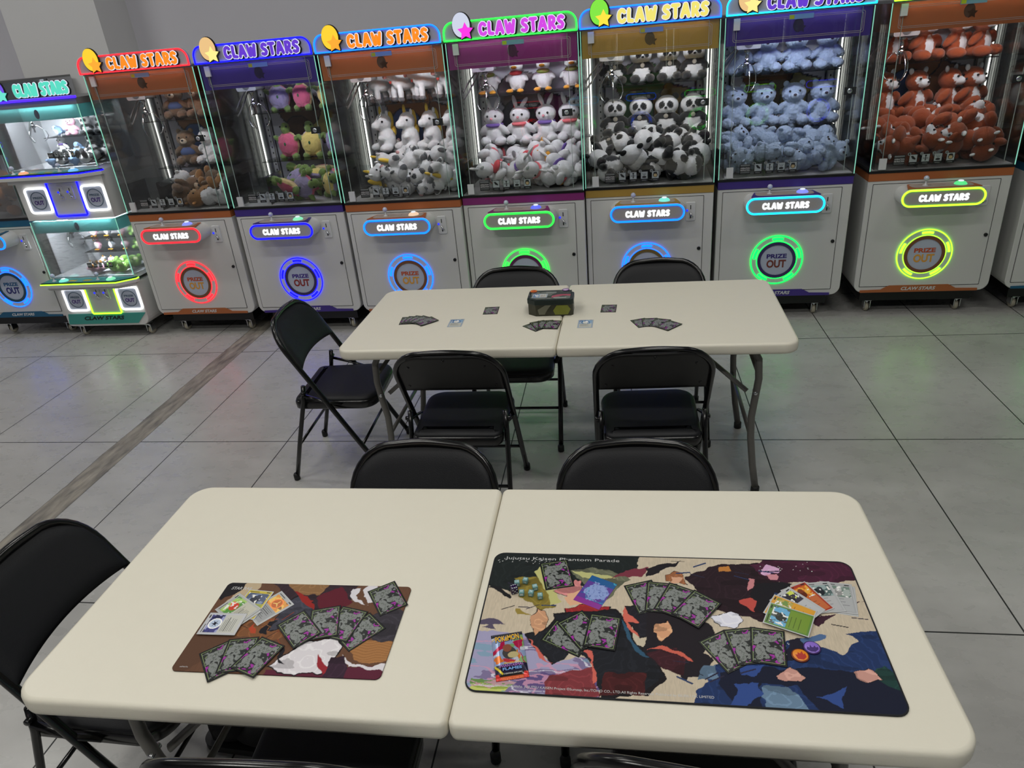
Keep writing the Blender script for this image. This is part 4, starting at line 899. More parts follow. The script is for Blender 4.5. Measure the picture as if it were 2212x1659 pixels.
TP['white_bear'] = bear('white_bear_plush', (214, 214, 216), (214, 214, 216), .004)
TP['blue_bear'] = bear('pale_blue_bear_plush', (164, 182, 208), (176, 192, 216), .005, nose=(60, 50, 60))
TP['yellow_chick'] = bear('pale_yellow_plush', (214, 196, 128), (226, 208, 150), .003, nose=(220, 130, 60))
Rs = (150, 74, 40)
TP['red_panda'] = plush('red_panda_plush', 'plush toy', sitting(Rs, Rs, Rs, hr=(.055, .055, .052))+[((0, -.055, .168), (.028, .034, .022), (0, 0, 0), Wt)], [((0, -.05, .08), (.026, .03, .06), (0, 0, 0), Wt), ((-.026, -.05, .185), .018, (0, 0, 0), Wt), ((.026, -.05, .185), .018, (0, 0, 0), Wt)],
    [('ear', [((-.044, -.005, .228), (.014, .009, .018), (0, -20, 0))], Wt), ('ear', [((.044, -.005, .228), (.014, .009, .018), (0, 20, 0))], Wt), ('nose', [((0, -.09, .176), (.008, .005, .006))], Bk), ('tail', [((.05, .05, .05), (.02, .045, .02), (0, 0, -40))], Rs)]+eyes(.027, -.06, .192))
Bl, Pk = (140, 178, 224), (232, 178, 200)
TP['dolphin'] = plush('blue_dolphin_plush', 'plush toy', [((0, 0, .07), (.055, .06, .065), (0, 0, 0), Bl), ((0, -.04, .11), (.04, .045, .04), (0, 0, 0), Bl), ((0, .07, .05), (.022, .04, .02), (-20, 0, 0), Bl), ((-.06, -.01, .05), (.03, .014, .014), (0, 30, 0), Bl), ((.06, -.01, .05), (.03, .014, .014), (0, -30, 0), Bl)], [((0, -.06, .06), (.04, .04, .05), (0, 0, 0), Wt)], eyes(.03, -.066, .12))
TP['koala'] = bear('pink_koala_plush', Pk, (236, 200, 214), .002)
def penguin(name, c):
    return plush(name, 'plush toy', [((0, 0, .075), (.052, .048, .075), (0, 0, 0), c), ((0, -.008, .16), (.042, .042, .042), (0, 0, 0), c), ((-.055, 0, .09), (.012, .02, .04), (0, 25, 0), c), ((.055, 0, .09), (.012, .02, .04), (0, -25, 0), c)], [((0, -.045, .07), (.038, .03, .055), (0, 0, 0), Wt), ((0, -.045, .15), (.03, .025, .025), (0, 0, 0), Wt)],
        [('beak', [((0, -.055, .155), (.009, .014, .007))], Og), ('foot', [((-.025, -.045, .008), (.018, .024, .008))], Og), ('foot', [((.025, -.045, .008), (.018, .024, .008))], Og)]+eyes(.02, -.043, .168))
TP['pink_penguin'] = penguin('pink_penguin_plush', Pk); TP['grey_penguin'] = penguin('grey_penguin_plush', (110, 114, 122))
TP['frog'] = plush('green_frog_plush', 'plush toy', sitting((150, 206, 96), (150, 206, 96), (150, 206, 96), hr=(.06, .05, .04), hz=.17), [((0, -.05, .07), (.04, .03, .05), (0, 0, 0), (220, 236, 180))], eyes(.032, -.03, .205, .01))
TP['orange_bird'] = plush('orange_and_white_bird_plush', 'plush toy', sitting(Wt, Wt, (206, 132, 58)), [((0, .03, .22), .04, (0, 0, 0), (206, 132, 58))], [('beak', [((0, -.066, .168), (.022, .024, .013))], (232, 110, 50))]+eyes(.028, -.057, .190))
index_children()
KIND = dict(panda='panda plush', rabbit='purple-scarfed rabbit plush', pink_rabbit='pink-scarfed rabbit plush', duck='white duck plush', capped_duck='red-capped duck plush', cow='spotted cow plush', unicorn='white unicorn plush', spotted_dog='spotted puppy plush',
 pink_turtle='pink-shelled turtle plush', yellow_turtle='yellow-shelled turtle plush', lilac_turtle='lilac-shelled turtle plush', brown_bear='brown bear plush', grey_brown_bear='grey-brown bear plush', shirt_bear='blue-shirted bear plush', caramel_bear='caramel bear plush', white_bear='white bear plush',
 blue_bear='pale-blue bear plush', yellow_chick='pale yellow plush', red_panda='rust-brown panda-like plush', dolphin='blue dolphin plush', koala='pink koala plush', pink_penguin='pink penguin plush', grey_penguin='grey penguin plush', frog='green frog plush', orange_bird='orange-and-white bird plush')
MN = dict(m0='far-left', m1='red-lit', m2='deep-blue-lit', m3='orange-and-sky-blue', m4='magenta', m5='gold', m6='green-ringed', m7='yellow-lit', m8='right-edge')
used = set(); labels = {}
BV = {}
def fit_inside(o, kind, mach):
    """slide a toy so that all of it lies within its showcase"""
    if kind not in BV:
        b = [c for c in TP[kind].children if c.name.split('.')[0] == 'body'][0].data
        a = np.empty(len(b.vertices)*3, np.float32); b.vertices.foreach_get('co', a); BV[kind] = a.reshape(-1, 3)[::5]
    mo = MACH[mach] if mach in MACH else DD
    R = np.array(o.rotation_euler.to_matrix())*o.scale[0]; P = BV[kind] @ R.T+np.array(o.location)-np.array(mo.location)
    rz = mo.rotation_euler.z; c, s = math.cos(rz), math.sin(rz); Q = np.stack([P[:, 0]*c+P[:, 1]*s, -P[:, 0]*s+P[:, 1]*c, P[:, 2]], 1)
    lo, hi = Q.min(0), Q.max(0)
    wmax, dmax, zmin = (MW, ID, .933) if mach in MACH else (.69, .42, 0)
    L0 = (.012, .014, zmin); H0 = (wmax-.012, dmax-.026, 9); d = [0, 0, 0]
    for i in range(3):
        if lo[i] < L0[i]: d[i] = L0[i]-lo[i]
        elif hi[i] > H0[i]: d[i] = H0[i]-hi[i]
    o.location.x += d[0]*c-d[1]*s; o.location.y += d[0]*s+d[1]*c; o.location.z += d[2]
def drop(kind, mach, lx, ly, lz, rot, s, label, group):
    base = TP[kind]
    o = base if kind not in used else copy_tree(base)
    used.add(kind)
    mx = MACH[mach] if mach in MACH else DD; rz = mx.rotation_euler.z
    p = Vector((lx, ly, 0)); p.rotate(Euler((0, 0, rz))); o.location = (mx.location.x+p.x, mx.location.y+p.y, lz)
    o.rotation_mode = 'XYZ'; o.rotation_euler = (rot[0], rot[1], rot[2]+rz); o.scale = (s, s, s)
    o['label'] = label; o['group'] = group; o['category'] = 'plush toy'
    fit_inside(o, kind, mach)
    return o
ORD = ['leftmost', 'second', 'third', 'fourth', 'fifth', 'sixth']
def ordinal(i, n):
    if i == 0: return 'leftmost'
    if i == n-1: return 'rightmost'
    return ORD[i]+' from left'
def fill(mach, upper, lower, heap, s_sh=1.0, s_hp=1.0, x0=.10, x1=.72, layers=3, base=.935, seed=1, shx=(.17, .66), rows=(.11, .28, .46), shz=(1.487, 1.167), yaw=0, cols=4, turned=False):
    rg = random.Random(seed)
    for lev, lst, z in (('upper', upper, shz[0]), ('lower', lower, shz[1])):
        n = len(lst)
        for i, k in enumerate(lst):
            x = shx[0]+(shx[1]-shx[0])*(i/(n-1) if n > 1 else .5)+rg.uniform(-.006, .006)
            yy = ID-.13
            drop(k, mach, x, yy, z, (0, 0, math.radians(yaw+rg.uniform(-14, 14))), s_sh*(.92 if lev == 'upper' else 1), '%s on the %s shelf of the %s machine, %s' % (KIND[k], lev, MN.get(mach, 'two-storey'), ordinal(i, n)), 'plush toys on the %s shelf, %s machine' % (lev, MN.get(mach, 'two-storey')))
    RN = ['front row', 'second row', 'third row', 'back row'] if len(rows) == 4 else ['front row', 'middle row', 'back row']
    LN = ['bottom', 'middle', 'top']
    for L_ in range(layers):
        for r_, ry in enumerate(rows):
            # the heap rises towards the back
            if L_ == layers-1 and r_ == 0 and layers > 1: continue
            nc = cols
            for c_ in range(nc):
                k = heap[(c_+r_*2+L_*3+seed) % len(heap)]
                x = x0+(x1-x0)*((c_+(.35 if (L_+r_) % 2 else .65))/nc)+rg.uniform(-.02, .02); y = ry+rg.uniform(-.015, .015)
                if x < .31 and y < .36 and mach in ('m1', 'm2'): continue
                tilt = rg.choice([(-85, 0), (80, 0), (0, 85), (0, -85), (-60, 30), (60, -30), (-100, 20), (-20, 60)])
                rot = (math.radians(tilt[0]+rg.uniform(-20, 20)), math.radians(tilt[1]+rg.uniform(-20, 20)), math.radians(rg.uniform(-180, 180)))
                R = Euler(rot).to_matrix(); cc = R @ Vector((0, 0, .115*s_hp))   # turn about the middle of the toy
                zc = base+.05*s_hp+L_*.078*s_hp
                a_ = Euler((0, 0, 0))
                o = drop(k, mach, x-cc.x, y-cc.y, zc-cc.z, rot, s_hp, '%s in the %s machine\'s heap, %s layer, %s, %s' % (KIND[k], MN.get(mach, 'two-storey'), LN[L_ if layers == 3 else L_], RN[r_], ordinal(c_, nc)), 'plush toys heaped in the %s machine' % MN.get(mach, 'two-storey'))
fill('m1', ['shirt_bear', 'brown_bear', 'brown_bear'], ['shirt_bear', 'white_bear', 'grey_brown_bear'], ['grey_brown_bear', 'brown_bear', 'caramel_bear', 'white_bear', 'shirt_bear'], 1.0, .95, x0=.30, x1=.75, layers=2, cols=3, seed=1, shx=(.30, .66))
fill('m2', ['lilac_turtle', 'pink_turtle', 'yellow_turtle'], ['pink_turtle', 'yellow_turtle', 'lilac_turtle'], ['yellow_turtle', 'pink_turtle', 'pink_turtle', 'lilac_turtle'], 1.0, 1.0, x0=.26, x1=.75, layers=2, cols=3, seed=2, shx=(.26, .62))
fill('m3', ['cow', 'cow', 'cow', 'cow'], ['unicorn', 'unicorn', 'unicorn', 'unicorn'], ['spotted_dog', 'unicorn', 'spotted_dog', 'cow', 'spotted_dog'], 1.2, 1.0, x0=.22, x1=.75, layers=3, seed=3, shx=(.20, .68), yaw=-35)
fill('m4', ['duck', 'capped_duck', 'duck', 'duck'], ['rabbit', 'pink_rabbit', 'rabbit', 'pink_rabbit'], ['rabbit', 'duck', 'pink_rabbit', 'capped_duck', 'pink_rabbit'], 1.0, .9, x0=.10, x1=.75, layers=3, seed=4, shx=(.16, .70))
fill('m5', ['panda', 'panda', 'panda', 'panda'], ['panda', 'panda', 'panda', 'panda'], ['panda'], .95, .95, x0=.08, x1=.75, layers=3, seed=5, shx=(.17, .68))
fill('m6', ['blue_bear', 'blue_bear', 'blue_bear', 'blue_bear'], ['blue_bear', 'blue_bear', 'blue_bear', 'blue_bear'], ['blue_bear'], 1.05, .85, x0=.06, x1=.74, layers=3, seed=6, shx=(.13, .66), cols=4)
fill('m7', ['red_panda', 'red_panda', 'red_panda', 'red_panda'], ['red_panda', 'red_panda', 'red_panda', 'red_panda'], ['red_panda'], 1.15, 1.05, x0=.06, x1=.74, layers=3, seed=7, shx=(.16, .70), yaw=35)
fill('m8', ['yellow_chick', 'yellow_chick', 'yellow_chick'], ['yellow_chick', 'yellow_chick', 'yellow_chick'], ['yellow_chick'], 1.1, 1.0, x0=.06, x1=.5, layers=2, seed=8, shx=(.12, .56), cols=3)
fill('m0', ['orange_bird', 'orange_bird'], ['orange_bird', 'orange_bird'], ['orange_bird', 'caramel_bear'], 1.1, 1.15, x0=.40, x1=.75, layers=3, cols=2, seed=9, shx=(.5, .70))
def dd_level(up, lo, heap, zb, seed, nm):
    rg = random.Random(seed)
    for lev, lst, z in (('upper', up, zb+(.175 if nm == 'upper' else .215)), ('lower', lo, zb+(.055 if nm == 'upper' else .11))):
        for i, k in enumerate(lst):
            drop(k, 'dd', .20+.12*i, .34, z, (0, 0, rg.uniform(-.3, .3)), .50, '%s on the %s shelf of the %s two-storey machine, %s' % (KIND[k], lev, nm, ordinal(i, len(lst))), 'plush toys in the two-storey machine')
    for i, k in enumerate(heap):
        x, y = .30+.09*(i % 4), .09+.12*(i//4); a = rg.uniform(-60, 60)
        cc = Euler((math.radians(-80), 0, math.radians(a))).to_matrix() @ Vector((0, 0, .06))
        drop(k, 'dd', x-cc.x, y-cc.y, zb+.045-cc.z, (math.radians(-80), 0, math.radians(a)), .6, '%s on the floor of the %s two-storey machine, %s row, %s' % (KIND[k], nm, ['front', 'middle', 'back'][i//4], ordinal(i % 4, 4)), 'plush toys in the two-storey machine')
dd_level(['dolphin', 'koala', 'panda', 'panda'], ['rabbit', 'dolphin', 'panda', 'panda'], ['dolphin', 'panda', 'dolphin', 'panda', 'panda', 'dolphin', 'panda', 'panda'], 1.267, 21, 'upper')
dd_level(['pink_penguin', 'grey_penguin', 'pink_penguin', 'frog'], ['pink_penguin', 'grey_penguin', 'pink_penguin', 'frog'], ['pink_penguin', 'pink_penguin', 'frog', 'frog', 'grey_penguin', 'pink_penguin', 'frog', 'frog'], .492, 22, 'lower')
for k in TP:
    if k not in used:
        for c in list(TP[k].children): bpy.data.objects.remove(c)
        bpy.data.objects.remove(TP[k])

# ------------------------------------------------------------------ things on the near table
def lay(o, x, y, z, deg, label, cat, group=None):
    o.location = (x, y, z); o.rotation_euler = (0, 0, math.radians(deg)); return tag(o, label, cat, group)
card_m = mat('card_print', rough=.22, attr=True, spec=.5); sleeve_m = mat('sleeve_print', rough=.36, attr=True, spec=.3)
cloth_m = mat('mat_print', rough=.75, attr=True, spec=.25, bump=(900, .15))
foil_m = mat('foil_print', rough=.2, attr=True, metal=.25, spec=.6)
def paint_mat(w, h, step, base, data, seed):
    S = Sheet(w, h, step, base, seed)
    S.C *= (.93+.12*S.noise(.004, 2, 3, ax=3, ay=.35))[..., None]
    for k, (col, pts, ex) in enumerate(data):
        ext = lambda v, L_: v-.04 if v < .006 else (v+.04 if v > L_-.006 else v)
        P = [(ext(p[0]/1000, w), ext(p[1]/1000, h)) for p in pts]; cx = sum(p[0] for p in P)/len(P); cy = sum(p[1] for p in P)/len(P)
        m_ = S.poly(P, warp=.022, seed=seed*31+k, wscale=.03)
        if ex == 'edge': S.put(S.poly([(cx+(p[0]-cx)*1.05, cy+(p[1]-cy)*1.07) for p in P], warp=.022, seed=seed*31+k, wscale=.03), (24, 20, 24))
        S.put(m_, col)
        if ex in ('sw', 'edge'):
            r = np.hypot(S.X-cx, S.Y-cy); n_ = S.noise(.03, 3, k+2); b = (np.sin(r*330+n_*16) > .80) & m_
            S.put(b, tuple(min(255, v*1.3+8) for v in col), .35)
            b2 = (S.noise(.03, 2, k+40, ax=.5, ay=1.5) > .66) & m_; S.put(b2, tuple(v*.72 for v in col), .6)
        elif ex in ('marble', 'marble2'):
            n_ = S.noise(.06, 4, k, ax=.5, ay=1.6); n2 = S.noise(.05, 4, k+7, ax=.5, ay=1.4)
            S.put((n_ > .55) & m_, (170, 168, 200) if ex == 'marble' else (206, 210, 120), .8); S.put((n_ < .40) & m_, (84, 66, 120) if ex == 'marble' else (90, 130, 80), .75)
            S.put((np.abs(n2-.5) < .02) & m_, (206, 150, 176), .8); S.put((np.abs(n_-.47) < .012) & m_, (226, 226, 236), .8); S.put((n2 > .66) & m_, (110, 160, 178), .6)
        elif ex == 'wood':
            S.put((np.sin(S.Y*900+S.noise(.05, 2, 4)*22) > .5) & m_, (140, 94, 56), .6)
    return S
S = paint_mat(.80, .40, .00125, (200, 186, 164), MAT_RIGHT, 1)
# loose ink drips over the pale cloth
rg = random.Random(4)
for k in range(26):
    x, y = rg.choice([(rg.uniform(.40, .62), rg.uniform(.34, .39)), (rg.uniform(.62, .79), rg.uniform(.16, .3)), (rg.uniform(.33, .55), rg.uniform(.02, .12)), (rg.uniform(.02, .14), rg.uniform(.2, .3))])
    a = rg.uniform(-.6, .6); S.put(S.line((x, y), (x+.03*math.cos(a), y+.03*math.sin(a)), rg.uniform(.0015, .004)), rg.choice([(30, 26, 34), (44, 40, 60), (40, 60, 100)]))
for k in range(60):
    x, y = rg.choice([(rg.uniform(.01, .14), rg.uniform(.365, .38)), (rg.uniform(.6, .72), rg.uniform(.36, .395)), (rg.uniform(.58, .63), rg.uniform(.12, .17))]); S.put(S.disc(x, y, .0012), (200, 200, 200))
t = empty('playmat'); lay(t, .421, -.1025, TZ+.0006, -.5, 'large playmat with dark ink splashes on beige cloth art, right half of near table', 'playmat')
link(S.mesh('printed_cloth', .0026, corner=.024, side=(16, 16, 18)), 'printed_cloth', cloth_m, t)
pp = rrect(-.3995, .3995, -.1995, .1995, .024, 6)
MB().tube([(p[0], p[1], .0017) for p in pp], .0018, 6, closed=True).build('stitched_edge', mat('dark_stitching', (30, 32, 38), .8, bump=(1500, .6)), t)
lw = mat('mat_white_print', (196, 196, 196), .7)
lettering('title_lettering', 'Jujutsu Kaisen Phantom Parade', .268, .0125, lw, t, (-.240, .181, .0027), (0, 0, 0), thick=.0003)
lettering('small_lettering', '© Gege Akutami/Shueisha, JUJUTSU KAISEN Project ©Sumzap, Inc./TOHO CO., LTD.All Rights Reserved. Published by BILIBILI HK LIMITED', .435, .0075, lw, t, (-.150, -.1845, .0027), (0, 0, 0), thick=.0003)
S = paint_mat(.45, .26, .00115, (104, 72, 54), MAT_LEFT, 2)
for k in range(14):
    x, y = rg.uniform(.05, .22), rg.uniform(.07, .2); a = rg.uniform(-1, 1); S.put(S.line((x, y), (x+.03*math.cos(a), y+.03*math.sin(a)), .0016), rg.choice([(150, 62, 40), (60, 44, 38), (130, 90, 60)]))
t = empty('playmat'); lay(t, -.3785, -.155, TZ+.0006, .4, 'smaller brown playmat with white and maroon art, left half of near table', 'playmat')
link(S.mesh('printed_cloth', .0024, corner=.012, side=(22, 16, 18)), 'printed_cloth', cloth_m, t)
lettering('logo_lettering', 'STAR RAIL', .052, .009, lw, t, (-.183, .112, .0025), (0, 0, 0), bold=.01, shear=.2, thick=.0003)
lettering('small_lettering', 'miHoYo', .018, .0035, lw, t, (-.2, -.119, .0025), (0, 0, 0), thick=.0003)
# sleeved card backs
def card_back():
    w, h = .066, .091; S = Sheet(w, h, .0009, (18, 20, 20)); lim = (150, 170, 110)
    S.put(S.rect(.0045, w-.0045, .0045, h-.0045), lim); S.put(S.rect(.0054, w-.0054, .0054, h-.0054), (26, 28, 30))
    mg = (158, 40, 158)
    for P in ([(.03, .086), (.05, .086), (.061, .064), (.061, .045), (.045, .06)], [(.018, .006), (.052, .006), (.058, .022), (.03, .03)], [(.005, .052), (.02, .06), (.015, .03), (.005, .018)], [(.05, .03), (.061, .044), (.061, .016)], [(.026, .044), (.036, .044), (.034, .054), (.026, .054)]): S.put(S.poly(P, warp=.01, seed=3, wscale=.01), mg)
    S.put(S.poly([(.006, .085), (.026, .085), (.006, .066)]), (40, 44, 42)); S.put(S.line((.006, .066), (.026, .085), .001), lim)
    S.put(S.line((.006, .004), (.016, .004), .0022), (18, 20, 20))
    g = (128, 132, 130); X, Y = S.X, S.Y; f = np.full(X.shape, 0.0)
    for cx, cy, r, ry in ((.022, .064, .014, .012), (.036, .067, .015, .010), (.051, .076, .006, .006), (.018, .032, .010, .016), (.042, .036, .014, .008), (.052, .026, .008, .011), (.016, .014, .007, .006), (.054, .013, .006, .006), (.012, .056, .006, .007)):
        f = np.maximum(f, 1-((X-cx)/r)**2-((Y-cy)/ry)**2)
    f = f+(S.noise(.008, 2, 8)-.5)*.55; m_ = f > .08
    S.put((f > -.06) & S.rect(.0055, .0605, .0055, .0855), (30, 34, 32)); S.put(m_ & S.rect(.005, .061, .005, .086), g)
    n_ = S.noise(.009, 3, 5); S.put(m_ & (np.abs(n_-.5) < .018), (70, 76, 70)); n_ = S.noise(.006, 2, 6); S.put(m_ & (np.abs(n_-.42) < .018), (96, 104, 92))
    return S.mesh('sleeved_card', .0007, side=(12, 12, 12))
CB = card_back()
def sleeved(x, y, z, deg, label, group): return lay(link(CB, 'trading_card', sleeve_m), x, y, z, deg, label, 'card', group)
ZM = TZ+.0033; st = .0010
LB = [
 (-.2014, -.062, 0, 34.9, 'sleeved dark card alone at the top right corner of the brown playmat', None),
 (-.2334, -.1632, 0, -41.5, 'sleeved dark card, rightmost of four fanned on the brown playmat', 'four fanned cards on the brown playmat'),
 (-.274, -.1433, 1, -12.4, 'sleeved dark card, third from left of four fanned on brown playmat', 'four fanned cards on the brown playmat'),
 (-.3205, -.1435, 2, 15.5, 'sleeved dark card, second from left of four fanned on brown playmat', 'four fanned cards on the brown playmat'),
 (-.3698, -.1652, 3, 46.2, 'sleeved dark card, leftmost of four fanned on brown playmat', 'four fanned cards on the brown playmat'),
 (-.5085, -.2558, 0, 39, 'sleeved dark card, leftmost of three at the brown playmat\'s lower left corner', 'three cards at the lower left'),
 (-.475, -.2396, 1, 9.8, 'sleeved dark card, middle one of three at brown playmat\'s lower left corner', 'three cards at the lower left'),
 (-.4286, -.2433, 2, -20, 'sleeved dark card, rightmost of three at brown playmat\'s lower left corner', 'three cards at the lower left'),
 (.1745, .0292, 0, 14, 'sleeved dark card alone over the title lettering of the large playmat', None),
 (.2099, -.1586, 0, 63.5, 'sleeved dark card, leftmost of three in the middle of the large playmat', 'three cards in the playmat middle'),
 (.2381, -.1367, 1, 36.7, 'sleeved dark card, middle one of three in the middle of large playmat', 'three cards in the playmat middle'),
 (.281, -.1398, 2, -8.5, 'sleeved dark card, rightmost of three in the middle of large playmat', 'three cards in the playmat middle'),
 (.3717, -.0338, 0, 19.3, 'sleeved dark card, leftmost of four fanned on the large playmat', 'four fanned cards on the large playmat'),
 (.4055, -.035, 1, -5.5, 'sleeved dark card, second from left of four fanned on large playmat', 'four fanned cards on the large playmat'),
 (.436, -.044, 2, -25, 'sleeved dark card, third from left of four fanned on large playmat', 'four fanned cards on the large playmat'),
 (.4765, -.0669, 3, -36.8, 'sleeved dark card, rightmost of four fanned on large playmat', 'four fanned cards on the large playmat'),
 (.5227, -.1765, 0, 32, 'sleeved dark card, leftmost of three left of the two round coins', 'three cards beside the coins'),
 (.563, -.162, 1, 9.8, 'sleeved dark card, middle one of three left of the two round coins', 'three cards beside the coins'),
 (.6038, -.1621, 2, -7.8, 'sleeved dark card, rightmost of three, nearest the two round coins', 'three cards beside the coins'),
]
for x, y, k, a, lb, gp in LB: sleeved(x, y, ZM+k*st, a, lb, gp)
def face(border, art, lower, seed, kind='creature', step=.00095):
    w, h = .064, .089; S = Sheet(w, h, step, (190, 192, 194), seed)
    S.put(S.rect(.0025, w-.0025, .0025, h-.0025), border)
    a, b, c = art; box = S.rect(.006, w-.006, .047, .079); S.put(box, a); n_ = S.noise(.012, 3, seed); S.put(box & (n_ > .55), b)
    if kind == 'energy':
        S.put(box & (S.noise(.01, 3, seed+3) < .4), tuple(v*.6 for v in a)); S.put(S.disc(.032, .062, .0155), tuple(min(255, v*1.25+30) for v in c)); S.put(S.disc(.032, .062, .0125), c)
        if seed % 2: S.put(S.poly(star(.032, .062, .010, .003, 6)), (20, 22, 40))
        else:
            for q in range(3): S.put(S.line((.032, .062), (.032+.009*math.cos(PI/2+q*2.094), .062+.009*math.sin(PI/2+q*2.094)), .002), (250, 220, 120))
    else:
        S.put(box & S.disc(.031, .060, .012, .011), c); S.put(box & S.disc(.036, .069, .006, .006), tuple(min(255, v*1.2+10) for v in c)); S.put(box & (S.noise(.006, 2, seed+4) > .70), (238, 238, 235))
    S.put(S.rect(.006, w-.006, .006, .0455), lower)
    rg = random.Random(seed)
    for k in range(3 if kind == 'creature' else 7):
        z = .0405-k*(.009 if kind == 'creature' else .0042); S.put(S.rect(.010, .010+rg.uniform(.024, .042), z, z+.0011), tuple(v*.45 for v in lower))
    S.put(S.rect(.006, .03, .0815, .084), tuple(v*.3 for v in border)); S.put(S.rect(.048, .058, .0815, .0845), (40, 40, 40))
    return S.mesh('card_face', .0004, side=(215, 215, 215))
def fcard(m_, x, y, z, deg, label, group): return lay(link(m_, 'trading_card', card_m), x, y, z, deg, label, 'card', group)
GR = 'face-up cards on the large playmat'; GL_ = 'face-up cards on the brown playmat'
F = dict(
 grey2=face((170, 172, 174), ((120, 140, 130), (170, 180, 176), (150, 150, 150)), (178, 180, 182), 11),
 grey=face((176, 178, 180), ((90, 110, 110), (150, 170, 170), (40, 44, 50)), (184, 184, 186), 12),
 fire=face((170, 62, 44), ((210, 110, 40), (236, 176, 70), (96, 40, 20)), (196, 108, 66), 13),
 silver=face((184, 186, 190), ((60, 56, 70), (210, 220, 90), (30, 28, 34)), (190, 192, 196), 14),
 yellow=face((216, 160, 60), ((190, 170, 90), (120, 150, 80), (236, 214, 140)), (222, 160, 52), 15),
 green=face((96, 136, 60), ((110, 176, 216), (92, 100, 96), (44, 48, 44)), (118, 150, 52), 16),
 energy=face((196, 196, 200), ((70, 70, 130), (160, 164, 206), (190, 204, 226)), (198, 198, 190), 17, 'energy'),
 berry=face((176, 178, 176), ((90, 150, 66), (170, 206, 110), (206, 66, 44)), (196, 194, 178), 18, 'item'),
 dark=face((204, 184, 66), ((80, 92, 120), (130, 146, 176), (36, 40, 56)), (150, 164, 74), 19),
 orange=face((172, 174, 176), ((226, 150, 60), (244, 196, 96), (196, 96, 30)), (150, 152, 154), 20, 'energy'),
 blue=face((150, 170, 190), ((60, 110, 160), (150, 190, 220), (220, 220, 210)), (196, 196, 186), 21, 'item'),
)
fcard(F['grey'], .7735, -.0235, ZM, -11, 'grey creature card, lowest at the right end of the face-up card fan', GR)
fcard(F['grey2'], .7711, -.0197, ZM+st, -7, 'grey and white creature card, rightmost of the face-up card fan', GR)
fcard(F['grey'], .7385, -.0215, ZM+2*st, 8, 'silver creature card with dark art, second from right in face-up fan', GR)
fcard(F['fire'], .706, -.030, ZM+3*st, 28, 'red-bordered fire card with orange lower half in the face-up fan', GR)
fcard(F['silver'], .682, -.049, ZM+4*st, 42, 'silver-bordered card with dark and yellow-green art in the face-up fan', GR)
fcard(F['yellow'], .6637, -.0705, ZM+5*st, 59, 'yellow-orange bordered card under the green card in the face-up fan', GR)
fcard(F['green'], .6569, -.0922, ZM+6*st, 66.2, 'green-bordered card with blue sky art, front card of the face-up fan', GR)
S = Sheet(.063, .088, .0009, (58, 84, 160), 31)
S.put(S.noise(.02, 3, 2) > .5, (96, 60, 150)); S.put(S.Y > .07, (30, 90, 150)); S.put(S.Y < .015, (140, 50, 150))
m_ = (1-((S.X-.033)/.027)**2-((S.Y-.044)/.03)**2+(S.noise(.008, 3, 9)-.5)*1.4) > .15; S.put(m_, (142, 162, 214)); S.put(m_ & (np.abs(S.noise(.008, 3, 4)-.5) < .02), (80, 100, 170)); S.put(np.abs(S.noise(.03, 2, 14)-.5) < .012, (70, 180, 200), .8)
fcard(S.mesh('card_face', .0005, side=(60, 80, 150)), .264, -.0235, ZM, -26, 'blue and purple card without sleeve near the top middle of large playmat', None)
fcard(F['orange'], -.4658, -.1038, ZM, -40.5, 'silver card with orange round symbol, rightmost of four on brown playmat', GL_)
fcard(F['dark'], -.5132, -.0953, ZM+st, -5, 'yellow and green bordered card with dark art on the brown playmat', GL_)
fcard(F['berry'], -.534, -.119, ZM+2*st, 55, 'lower card hidden under the green-picture card on the brown playmat', GL_)
fcard(F['berry'], -.5373, -.1138, ZM+3*st, 58.6, 'card with a red and yellow figure on green picture, brown playmat', GL_)
fcard(F['energy'], -.5512, -.1598, ZM+4*st, 90.7, 'white card with dark blue star symbol picture, lowest left on brown playmat', GL_)
# coins
def coin(x, y, z, face_c, mark_c, rim_c, kind, label, deg=0):
    t = empty('coin', label, 'coin', (x, y, z), math.radians(deg)); R_ = .0165
    MB().lathe([(R_-.0012, 0), (R_, .0008), (R_, .0022), (R_-.0008, .003)], 36, (0, 0, 0)).build('rim', mat('coin_%d' % rim_c[0], rim_c, .3), t)
    MB().lathe([(R_-.0025, .0028), (R_-.0025, .0034), (R_-.003, .0036)], 36).build('face', mat('coin_face_%d' % face_c[0], face_c, .3), t)
    if kind: P = [(-.011, -.006), (-.004, -.0115), (.004, -.0115), (.011, -.005), (.011, .001), (.007, -.001), (.005, .004), (.002, -.001), (-.001, .0), (-.003, .006), (-.005, -.002), (-.009, .001)]
    else: P = [(-.006, -.010), (.004, -.0115), (.0105, -.005), (.009, .004), (.006, .001), (.004, .009), (.0, .003), (-.004, .006), (-.005, .0), (-.0095, .0005)]
    MB().prism(P, .0034, .0039, 'xy').build('symbol', mat('coin_mark_%d' % mark_c[0], mark_c, .3), t)
    return t
coin(.6859, -.1609, ZM, (142, 110, 206), (62, 36, 110), (56, 34, 92), 1, 'round purple coin with dark dripping shape beside the orange coin')
coin(.6598, -.1815, ZM, (232, 140, 36), (176, 38, 26), (120, 52, 22), 0, 'round orange coin with red flame shape beside the purple coin')
